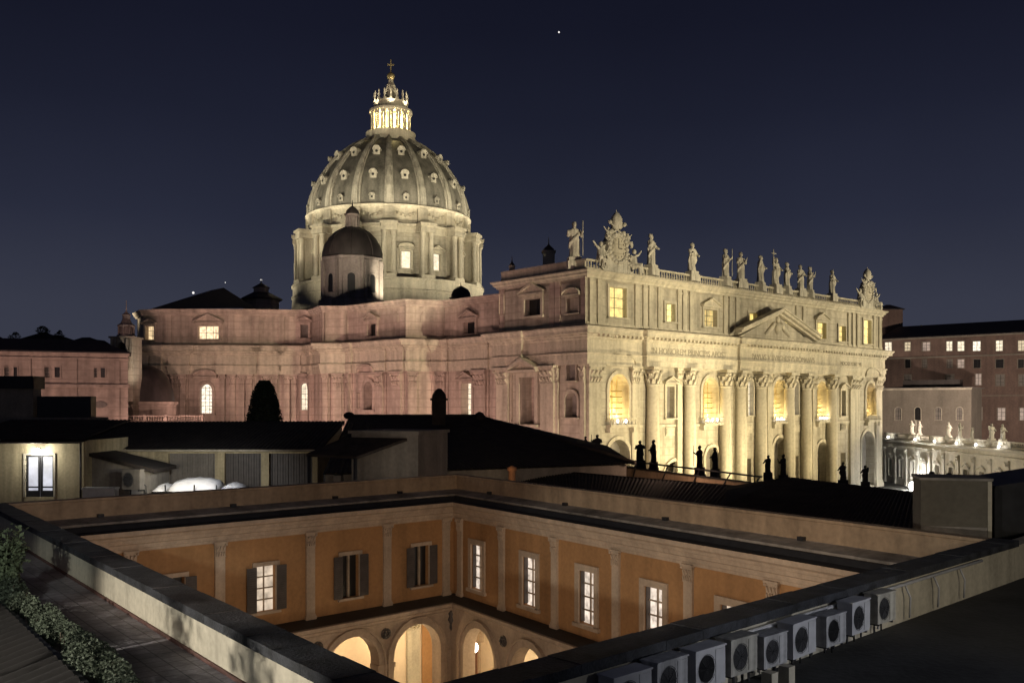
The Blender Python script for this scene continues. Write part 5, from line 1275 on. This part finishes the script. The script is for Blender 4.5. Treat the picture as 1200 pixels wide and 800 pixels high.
# parapet, gutter ledge and cornice
PP = [LCc, FCc, RCc]
m = MB(); m.sweep(PP, [(-.42, 16.0), (-.42, 17.6), (-.47, 17.6), (-.47, 17.7), (.05, 17.7), (.05, 17.62), (0, 17.6), (0, 17.0)], 1, sc=CSC); m.build('parapet', PARA, CY)
m = MB(); m.sweep(PP, [(-.1, 17.04), (.06, 17.0), (1.0, 16.9), (1.0, 16.82)], 1, sc=CSC); m.build('gutter_ledge', LEDGE, CY)
m = MB(); m.sweep(PP, [(.98, 16.80), (1.1, 16.62), (1.75, 16.55), (2.12, 16.62)], 1, sc=CSC); m.build('eave_gutter', DGREY, CY)  # gutter channel; the dark colour also holds the shade of the recess
for fr, us in ((WL_, (3, 8.2, 13.0, 16.5)), (WR, (3.1, 9, 15, 21))):
    for u in us: m = MB(); m.box(fr, u, u + .22, .02, .16, 17.0, 17.12); m.build('overflow_pipe', DGREY, CY)
m = MB(); m.sweep(PP, [(2.05, 16.5), (2.08, 16.64), (2.15, 16.65), (2.15, 16.5), (2.02, 16.42), (1.98, 16.32), (1.9, 16.3), (1.86, 16.16), (1.74, 16.12), (1.74, 15.98), (1.68, 15.96), (1.68, 15.86), (1.58, 15.84)], 1, sc=CSC); m.build('cornice', TRIM, CY)
# arcade storey
def hole(fr, x0, x1, yt): a, b, _, z1 = fr.rect(x0, x1, yt, 800, AO_); return a, b, z1
h1, h2 = hole(FLc, 386, 439, 750), hole(FLc, 456, 519, 733); h3, h4 = hole(FRc, 543.6, 582, 733), hole(FRc, 601, 642, 748)
wl = (h1[1] - h1[0] + h2[1] - h2[0]) / 2; spc = (h2[0] + h2[1] - h1[0] - h1[1]) / 2; cl_ = (h2[0] + h2[1]) / 2
wr = (h3[1] - h3[0] + h4[1] - h4[0]) / 2; spr = (h4[0] + h4[1] - h3[0] - h3[1]) / 2; cr_ = (h3[0] + h3[1]) / 2
ZCR = (h2[2] + h3[2]) / 2; ZIM = FLc.z(h2[1], 765, AO_)
archL = [(cl_ - k * spc - wl / 2, cl_ - k * spc + wl / 2, 6.2, ZCR, True, .55) for k in range(6)]
archR = [(cr_ + k * spr - wr / 2, cr_ + k * spr + wr / 2, 6.2, ZCR, True, .55) for k in range(7)]
archR = [h for h in archR if h[1] < FRc.len - .3]; archL = [h for h in archL if h[0] > .3]
aL, aF, aR = off(WO + AO_)
cutL = FLc.len - (Vector((aF.x, aF.y)) - Vector((oL.x, oL.y))).dot(FLc.t); cutR = (Vector((aF.x, aF.y)) - Vector((oF.x, oF.y))).dot(FRc.t)
m = MB(); m.panel(FLc, 0, FLc.len - cutL, 5, ZA - .5, archL, o=AO_); m.panel(FRc, cutR, FRc.len, 5, ZA - .5, archR, o=AO_); m.build('arcade_wall', TRIM, CY)
for fr, hs in ((FLc, archL), (FRc, archR)):
    for h in hs: window(CY, fr, h, .5, None, 'plain', .26, .09, None, TRIM, o=AO_, name='archivolt', sill=False); window(CY, fr, (h[0] - .26, h[1] + .26, h[2], h[3] + .26, True), .5, None, 'plain', .07, .17, None, TRIM, o=AO_, name='archivolt', sill=False)
    piers = sorted(hs)
    for a_, b_ in zip(piers, piers[1:]):
        m = MB(); um = (a_[1] + b_[0]) / 2; w_ = (b_[0] - a_[1]) / 2
        m.box(fr, um - w_ - .08, um + w_ + .08, AO_ - .5, AO_ + .12, ZIM - .06, ZIM + .14); m.box(fr, um - w_ - .04, um + w_ + .04, AO_ - .5, AO_ + .08, ZIM - .22, ZIM - .06)
        m.build('impost', TRIM, CY)
        zr = ZCR - .15; m = MB(); m.prism(fr, [(um + .24 * cos(k * pi / 6), zr + .24 * sin(k * pi / 6)) for k in range(12)], AO_ + .003, AO_ + .07)
        for k in range(6): m.ball(fr.p(um + .13 * cos(k * pi / 3), AO_ + .08, zr + .13 * sin(k * pi / 3)), .07, 6, 5)
        m.build('roundel', SHUT, CY)
ce = Vector((aF.x, aF.y)); dl = -FLc.t; dr = FRc.t
m = MB()
for z0_, z1_, e_ in ((5, ZIM - .22, .0), (ZIM - .22, ZIM - .06, .05), (ZIM - .06, ZIM + .14, .1)):
    q = ce + (FLc.n + FRc.n) * (.03 + e_); a_ = q + dl * (.5 + e_); b_ = q + dr * (.5 + e_)
    m.vprism([(q.x, q.y), (b_.x, b_.y), (b_ - FRc.n * .3).to_tuple(), (ce - (FLc.n + FRc.n) * .3).to_tuple(), (a_ - FLc.n * .3).to_tuple(), (a_.x, a_.y)], z0_ + .002, z1_)
m.build('corner_pier', TRIM, CY)
m = MB(); q = ce + (FLc.n + FRc.n) * .1; m.lathe((q.x, q.y), [(.02, ZCR - .7), (.12, ZCR - .5), (.1, ZCR - .3), (.22, ZCR - .1), (.14, ZCR + .05), (.2, ZCR + .2), (.05, ZCR + .35)], 10); m.build('corner_ornament', SHUT, CY)
m = MB(); m.sweep([oL, oF, oR], [(AO_ - .03, 11.6), (AO_ + .05, 11.62), (AO_ + .07, 11.74), (AO_ + .18, 11.8), (AO_ + .18, 11.9), (AO_ + .36, 11.98), (AO_ + .36, 12.12), (AO_ + .2, 12.16)], 1, sc=CSC); m.build('arcade_cornice', TRIM, CY)
m = MB(); m.sweep([oL, oF, oR], [(-.02, 12.36), (.1, 12.33), (AO_ + .3, 12.17)], 1, sc=CSC); m.build('arcade_roof', DGREY, CY)  # ledge slope; its unlit look is put into the dark colour
m = MB(); GD = -3.6
m.box(FLc, -.2, FLc.len + 4, GD - .3, GD, 5, 11.6); m.box(FRc, -4, FRc.len, GD - .3, GD, 5, 11.6); m.build('gallery_wall', GALL, CY)
m = MB(); gp = [oL, oF, oR]; m.sweep(gp, [(-.28, 11.35), (-1.0, 11.6), (-2.0, 11.7), (-3.0, 11.6), (-3.7, 11.35)], 1, sc=CSC); m.build('gallery_vault', GALL, CY)
m = MB(); m.sweep(gp, [(.3, 6.2), (-3.7, 6.2)], 1, sc=CSC); m.build('gallery_floor', PAVE, CY)
m = MB(); m.poly([(v.x, v.y, 6.0) for v in (LCc, FCc, RCc, NCc)]); m.build('courtyard_floor', PAVE, CY)
for px in (483,): u = FLc.hit(px, GD); pilaster(CY, FLc, u, .75, .14, 6.2, 10.5, CREAMW, .5, o=GD)
for px in (600, 640): u = FRc.hit(px, GD); pilaster(CY, FRc, u, .5, .14, 6.2, 10.5, CREAMW, .5, o=GD)
m = MB(); 
for fr in (FLc, FRc): m.box(fr, 0, fr.len, GD + .002, GD + .1, 10.35, 10.5)
m.build('gallery_moulding', TRIM, CY)
u = FRc.hit(556, GD); m = MB(); m.box(FRc, u - .65, u + .65, GD + .003, GD + .12, 6.2, 8.9); m.box(FRc, u - .95, u + .95, GD + .002, GD + .2, 8.9, 9.4); m.box(FRc, u - 1.1, u + 1.1, GD + .002, GD + .28, 9.4, 9.52); gd = m.build('door_surround', TRIM, CY)
m = MB(); m.box(FRc, u - .5, u + .5, GD + .122, GD + .16, 6.2, 8.7); m.build('door', DOORW, gd)
m = MB(); u0, u1 = FLc.hit(494, GD), FLc.hit(530, GD); m.box(FLc, u0, u1, GD + .004, GD + .05, 6.2, 10.3); m.build('gallery_panel', ORANGE, CY)
# pendant lamp in the arcade corner
u = FRc.hit(555, -1.2); v = FRc.p(u, -1.2, FRc.z(u, 758, -1.2))
PLm = thing('pendant_lamp', 'glowing pendant lamp hanging inside the arcade corner', 'lamp', v)
m = MB(); m.lathe((v.x, v.y), [(.05, v.z - .28), (.19, v.z - .16), (.24, v.z + .02), (.16, v.z + .18), (.03, v.z + .25)], 12); m.build('globe', G_LAMP, PLm); m = MB(); m.tube([v + Vector((0, 0, .2)), (v.x, v.y, 11.65)], .02, 6); m.build('cord', DGREY, PLm)
point('pendant_light', v + Vector((-.0, -.0, -.35)), 230, (1, .78, .45), .12)
u = FLc.hit(470, -2.0); point('gallery_light', FLc.p(u, -2, 10.0), 190, (1, .74, .42), .15)
u = FLc.hit(410, -2.0); point('gallery_light', FLc.p(u, -2, 10.0), 110, (1, .72, .42), .15)
u = FRc.hit(622, -2.0); point('gallery_light', FRc.p(u, -2, 10.0), 230, (1, .78, .48), .15)
u = FRc.hit(720, -2.0); point('gallery_light', FRc.p(u, -2, 10.0), 100, (1, .76, .45), .15)
# light spilling up from the court
cc = (LCc + FCc + RCc + NCc) / 4
for dx, dy, p_ in ((0, 0, 420), (-5, 3, 260), (5, -3, 260)):
    point('court_lamp', (cc.x + dx, cc.y + dy, 9.0), p_ * .66, (1, .80, .60), .5)
for X, Y, tx, ty, p_ in ((-2.2, 9.6, -10, 38, 1.0), (0.2, 9.4, 5, 34, 1.25)):
    spot('parapet_fill', (X, Y, 20.6), (tx, ty, 17.2), 2900 * p_, (1, .70, .46), 52, .8, .3)  # added fill spots for the far parapet, in place of ambient light
# near walls with slate coping
def nearwall(fr, zb, parent):
    m = MB(); m.box(fr, -.3, fr.len + .3, -.48, -.02, zb, 17.55); m.build('near_parapet', CREAMW, parent)
    m = MB(); k = 0; u = -.45
    while u < fr.len + .3:
        L_ = .9; m.box(fr, u + .004, min(u + L_, fr.len + .45) - .004, -.56, .05, 17.552, 17.70 + .006 * sin(k * 2.3)); u += L_; k += 1
    m.build('coping', COPING, parent)
NL = Fr(LCc, NCc, -1); NR = Fr(NCc, RCc, -1)      # outward = into the court
nearwall(NL, 16.5, CY); nearwall(NR, 16.2, CY)
m = MB(); m.box(NL, 0, NL.len, -.02, .0, 6, 17.5); m.box(NR, 0, NR.len, -.02, .0, 6, 17.5); m.build('inner_wall', ORANGE, CY)
# terrace floors outside the near walls
m = MB(); m.poly([NL.p(-2, -.4, 16.92), NL.p(NL.len + .2, -.4, 16.92), NL.p(NL.len + .2, -2.5, 16.92), NL.p(-2, -2.5, 16.92)]); m.build('terrace_floor', PAVE, CY)
m = MB(); m.box(NL, -1, NL.len + .2, -.52, -.485, 16.9, 16.98); m.build('skirting', stone('terracotta_skirting', (.11, .055, .045), fine=8), CY)
m = MB(); m.poly([NR.p(-3, -.4, 16.7), NR.p(NR.len + 12, -.4, 16.7), NR.p(NR.len + 12, -22, 16.7), NR.p(-3, -22, 16.7)]); m.build('flat_roof', ASPH, CY)
m = MB(); m.box(NR, NR.len + .31, NR.len + 9, -.48, -.02, 16.2, 17.56); m.build('near_parapet', CREAMW, CY)
# small tiled roof in the lower left corner
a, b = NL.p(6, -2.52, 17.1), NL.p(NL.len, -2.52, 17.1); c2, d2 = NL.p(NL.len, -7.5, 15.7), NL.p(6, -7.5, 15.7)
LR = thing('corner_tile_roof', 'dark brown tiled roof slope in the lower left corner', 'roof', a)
m = MB(); corrug(m, a, b, c2, d2, 60, .07, 14); m.build('tiles', stone('unlit_dark_tile', (.006, .0042, .0035), rough=1.0, fine=9), LR)  # tile colour taken near black so the slope looks unlit beside the lamp
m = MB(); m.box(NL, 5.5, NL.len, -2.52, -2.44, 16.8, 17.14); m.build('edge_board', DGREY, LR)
# hedge and tall plant
def bush(label, fr, u0, u1, o0, o1, z0, z1, n, leaf, mat, nm='hedge', seed=1, cat='hedge', group=None, lump=5):
    rnd = random.Random(seed); t = thing(nm, label, cat, fr.p((u0 + u1) / 2, (o0 + o1) / 2, z0), group)
    m = MB(); pts = []
    cl = [(rnd.uniform(u0, u1), rnd.uniform(o0, o1), rnd.uniform(.45, 1)) for _ in range(lump)]
    for _ in range(n):
        cu, co, ch_ = rnd.choice(cl); a = rnd.uniform(0, 6.283); r = math.sqrt(rnd.random()) * (u1 - u0) / max(2, lump ** .6) * .9; 
        u = min(u1, max(u0, cu + r * cos(a))); o = co + r * sin(a) * .22
        z = z0 + (z1 - z0) * ch_ * math.sqrt(max(0, 1 - (r / ((u1 - u0) / max(2, lump ** .6) * .95)) ** 2)) * rnd.uniform(.35, 1)
        pts.append(fr.p(u, o, z))
    leaves(m, pts, leaf, rnd, 1.0); m.build('foliage', mat, t)
    m = MB()
    for q in range(7): u = u0 + (u1 - u0) * (q + .5) / 7; p = fr.p(u, (o0 + o1) / 2, z0 - .1); m.tube([p, p + Vector((rnd.uniform(-.15, .15), rnd.uniform(-.15, .15), (z1 - z0) * .7))], [.025, .01], 6)
    m.build('stems', BARK, t)
    return t
GH = 'grey green shrubs along the terrace edge'
bush('largest grey green shrub nearest the lower edge of the picture', NL, 19.6, 23.4, -2.32, -1.9, 16.95, 17.5, 11000, .062, LEAFG, 'shrub', 3, 'shrub', GH, 9)
bush('middle grey green shrub between the tall fronds and the nearest shrub', NL, 16.2, 19.4, -2.32, -1.95, 16.95, 17.45, 9000, .06, LEAFG, 'shrub', 5, 'shrub', GH, 8)
bush('low shrub at the foot of the tall leafy fronds', NL, 11.4, 16.0, -2.32, -1.95, 16.95, 17.6, 9000, .062, LEAFG, 'shrub', 8, 'shrub', GH, 8)
rnd = random.Random(9)
b = NL.p(13.2, -2.1, 16.95)
TP = thing('tall_plant', 'tall plant with long leafy fronds at the left edge of the terrace', 'plant', b)
for k in range(15):
    a = rnd.uniform(0, 6.28); L_ = rnd.uniform(.8, 1.5); le = rnd.uniform(.2, .5)
    st = [b + Vector((cos(a) * le * f_ ** 1.5, sin(a) * le * f_ ** 1.5, L_ * f_)) for f_ in (0, .3, .6, 1)]
    m = MB(); m.tube(st, [.02, .016, .012, .005], 6)
    leaves(m, [st[0].lerp(st[-1], .25 + .75 * rnd.random()) + Vector((rnd.gauss(0, .07), rnd.gauss(0, .07), rnd.gauss(0, .05) + .05)) for _ in range(90)], .13, rnd, 1.0); m.build('frond', LEAFL, TP)
spot('plant_fill', (-9.5, 1.0, 22.8), TP.location + Vector((0, 0, .6)), 5200, (.95, 1, .9), 11, .7, .2)  # added narrow spot to brighten the tall plant alone
LT_ = Vector((-14.0, 7.5, 20.2))
spot('terrace_lamp', LT_, NL.p(20.2, -.6, 17.1), 7600, (1, .93, .80), 52, .4, .13)
spot('terrace_lamp', (-8.5, 1.0, 22.8), NL.p(17, -2.2, 17.1), 800, (.95, 1, .96), 62, .8, .4)  # second spot, added as fill over shrubs and fronds
# tall shrubs beside the lamp; their shadows fall on the terrace wall
for px, hh_, sd_ in ((208, 17.55, 1), (292, 17.5, 2)):
    T = NL.p(NL.hit(px, -.5), -.5, hh_); q = LT_ + (T - LT_) * .55; rnd = random.Random(30 + sd_)
    t = thing('tall_plant', 'tall leafy plant casting its shadow on the cream terrace wall', 'plant', (q.x, q.y, 15.5), 'plants casting shadows on the terrace wall')
    m = MB(); m.tube([(q.x, q.y, 15.5), (q.x + .05, q.y, q.z + .3)], [.04, .015], 6); m.build('stems', BARK, t)
    m = MB(); leaves(m, [q + Vector((rnd.gauss(0, .20), rnd.gauss(0, .20), rnd.gauss(-.1, .26))) for _ in range(420)], .12, rnd, 1.0); m.build('foliage', LEAFG, t)

# ------------------------------------------------------------------ air conditioners on the right-hand wall
ACW2 = stone('stained_casing', (.42, .42, .43), rough=.5, scale=2.5, streak=.8, var=.3, fine=9, bump=.05)
ACW3 = stone('yellowed_casing', (.40, .385, .34), rough=.5, scale=2.5, streak=.8, var=.3, fine=9, bump=.05)
FANG = plain('fan_shadow_grey', (.055, .055, .06), .6)
def ac_unit():
    r = thing('air_conditioner', '', 'air conditioner')
    f = Fr((-.42, 0), (.42, 0), 1)       # front looks along -Y
    m = MB(); m.box(f, .02, .82, -.3, 0, 0, .60); m.box(f, 0, .84, -.32, .02, .60, .625); m.box(f, .55, .81, .001, .012, .04, .57); m.build('casing', ACW, r).parent = r
    m = MB(); n = 24; m.prism(f, [(.30 + .215 * cos(2 * pi * k / n), .30 + .215 * sin(2 * pi * k / n)) for k in range(n)], .001, .008); fn = m.build('fan_opening', FANG); fn.parent = r
    m = MB()
    for k in range(7):
        rr = .035 * (k + 1) * .95; m.tube([(-.12 + rr * cos(2 * pi * q / 20), -.018, .30 + rr * sin(2 * pi * q / 20)) for q in range(21)], .004, 4)
    for k in range(8):
        a = pi * k / 4; m.tube([(-.12, -.018, .30), (-.12 + .235 * cos(a), -.018, .30 + .235 * sin(a))], .004, 4)
    g = m.build('fan_grille', DGREY); g.parent = r
    m = MB()
    for x in (.12, .72): m.box(f, x, x + .04, -.42, -.02, -.05, -.005); m.box(f, x, x + .04, -.44, -.41, -.35, -.005)
    m.tube([(.3, .3, .2), (.45, .34, .1), (.46, .34, -.3)], .02, 6)
    k = m.build('bracket', DGREY); k.parent = r
    return r
proto = ac_unit(); ang = math.atan2(-NR.n.y, -NR.n.x) + pi / 2
labs = ['air conditioner cut off by the bottom edge, nearest in the row', 'second air conditioner from the bottom edge, top close to the frame edge', 'air conditioner in front of the lowest big gap, third up from the bottom edge', 'narrow dark sided air conditioner between two wide ones near the lower middle of the row',
        'small air conditioner standing on two short legs in the middle of the row', 'wide air conditioner right after the small one on legs', 'air conditioner with a black round fan and pale square face', 'large pale air conditioner before the last one at the wall end', 'last air conditioner of the row, at the bare wall end']
for k, (px, ytop, yb, s_) in enumerate(((742, 782, 830, 1.0), (788, 766, 815, 1.0), (833, 753, 801, 1.0), (872, 741, 790, .98), (909, 738, 781, .9), (943, 722, 770, 1.02), (980, 715, 757, .94), (1009, 699, 745, 1.02), (1039, 690, 730, .98))):
    o = proto if k == 0 else copytree(proto)
    oo = -.92; u = NR.hit(px, oo - 0); p = NR.p(u, oo, 0)
    zt = NR.z(u, ytop, oo); o.location = (p.x, p.y, zt - .62 * s_); s_ *= .9; o.scale = (s_ * random.uniform(.94, 1.04), s_, s_); o.rotation_euler = (0, random.uniform(-.015, .015), ang + random.uniform(-.05, .05))
    tag(o, labs[k], 'air conditioner', 'air conditioners along the flat roof wall')
    for ch in o.children:
        if ch.name.startswith('casing'): ch.material_slots[0].link = 'OBJECT'; ch.material_slots[0].material = (ACW, ACW2, ACW, ACW3, ACW2, ACW, ACW2, ACW, ACW3)[k]
        if ch.name.startswith('fan_opening') and k in (6, 2): ch.material_slots[0].link = 'OBJECT'; ch.material_slots[0].material = BLACKW
m = MB(); m.tube([NR.p(3, -.55, 17.45), NR.p(16, -.55, 17.48)], .035, 8); 
for k in range(9): m.tube([NR.p(3.5 + k * 1.4, -.55, 17.46), NR.p(3.6 + k * 1.4, -.62, 17.2), NR.p(3.6 + k * 1.4, -.6, 16.8)], .02, 6)
m.build('pipe_run', ACW, CY)
for u in (NR.hit(902, -1.05), NR.hit(922, -1.05)):
    p = NR.p(u, -1.05, 16.7); q = MB(); q.box(NR, u - .09, u + .09, -1.14, -.96, 16.7, 16.98)
    tag(q.build('concrete_block', CREAMW), 'pale concrete block under the small air conditioner', 'block', 'concrete blocks under the small air conditioner')
spot('roof_lamp', (19, 3.5, 20.4), (5, 15.3, 17.4), 3600, (.93, .95, 1), 30, .8, .4)
spot('roof_lamp', (12, 3, 23), (5, 15, 17), 420, (.93, .95, 1), 70, .8, .4)
spot('roof_lamp', (15, 9, 21), (10.5, 21.5, 17.2), 1300, (1, .88, .66), 60, .8, .4)
# condenser on the lean-to wall at the left
o = copytree(proto); v = at(155, 573, 52.2); o.location = (v.x, v.y - .2, v.z); o.scale = (1.5, 1.2, 1.8); o.rotation_euler = (0, 0, -.3)
tag(o, 'old grey condenser with dark fan against the lean-to wall at the left', 'air conditioner'); del o['group']
for ch in o.children:
    if ch.name.startswith('casing'): ch.material_slots[0].link = 'OBJECT'; ch.material_slots[0].material = GREYW
v = at(118, 575, 50.5)
WB = thing('white_chest', 'low white chest on the terrace beside the door house', 'chest', v)
m = MB(); m.wbox(v.x - .85, v.x + .85, v.y - .3, v.y + .3, v.z - 1, v.z + .1); m.build('body', WHITEP, WB); m = MB(); m.wbox(v.x - .9, v.x + .9, v.y - .35, v.y + .35, v.z + .1, v.z + .2); m.build('lid', WHITEP, WB)
# ------------------------------------------------------------------ rooftop block at the right
A, B = at(1079, 562, 27.5), at(1162, 567, 27.0); fr = Fr(A, B, 1)
RBk = thing('rooftop_block', 'plain cream rooftop block with a pale corner strip at the right edge', 'rooftop block', (A.x, A.y, 14))
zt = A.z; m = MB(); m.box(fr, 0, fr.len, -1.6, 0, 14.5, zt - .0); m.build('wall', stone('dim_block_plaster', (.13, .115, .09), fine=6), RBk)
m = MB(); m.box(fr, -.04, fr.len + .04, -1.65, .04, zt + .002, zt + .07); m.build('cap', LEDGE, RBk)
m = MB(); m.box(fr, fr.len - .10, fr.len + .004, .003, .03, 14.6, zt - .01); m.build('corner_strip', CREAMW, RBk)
m = MB(); m.box(fr, .01, fr.len - .11, .003, .02, 15.0, fr.z(1, 617)); m.build('plinth', LEDGE, RBk)
A, B = at(1163.5, 567, 27.3), at(1190, 567, 27.3); fr = Fr(A, B, 1)
DBk = thing('dark_hut', 'black roof hut beside the cream rooftop block', 'hut', (A.x, A.y, 14)); m = MB(); m.box(fr, .05, fr.len + 3, -2.5, 0, 14.5, A.z - .1); m.build('wall', DGREY, DBk)
m = MB(); m.hexa([fr.p(.02, .1, A.z - .1), fr.p(fr.len + 3, .1, A.z - .1), fr.p(fr.len + 3, -2.6, A.z - .1), fr.p(.02, -2.6, A.z - .1), fr.p(.02, .1, A.z - .05), fr.p(fr.len + 3, .1, A.z + .5), fr.p(fr.len + 3, -2.6, A.z + .5), fr.p(.02, -2.6, A.z - .05)]); m.build('roof', DGREY, DBk)
m = MB(); q = at(1181, 560, 29.5); m.tube([q - Vector((0, 0, .3)), q + Vector((0, 0, .12))], .05, 6); m.tube([q + Vector((-.16, 0, .12)), q + Vector((.12, 0, .16))], .05, 6); m.build('vent', DGREY, DBk)

# ------------------------------------------------------------------ points of light in the sky and on the roofs
for px, py, r, lab in ((655, 38, 2.3, 'single bright star high above the church front'), (226.5, 343, 3.2, 'bright point of light just over the left slope of the transept roof'), (306, 328, 2.6, 'bright point of light just over the small roof lantern'), (264, 331, 1.3, 'faint point of light over the ridge of the transept roof')):
    v = at(px, py, 2600); m = MB(); m.ball(v, r, 10, 8); tag(m.build('star', G_STAR), lab, 'star', 'stars in the night sky')
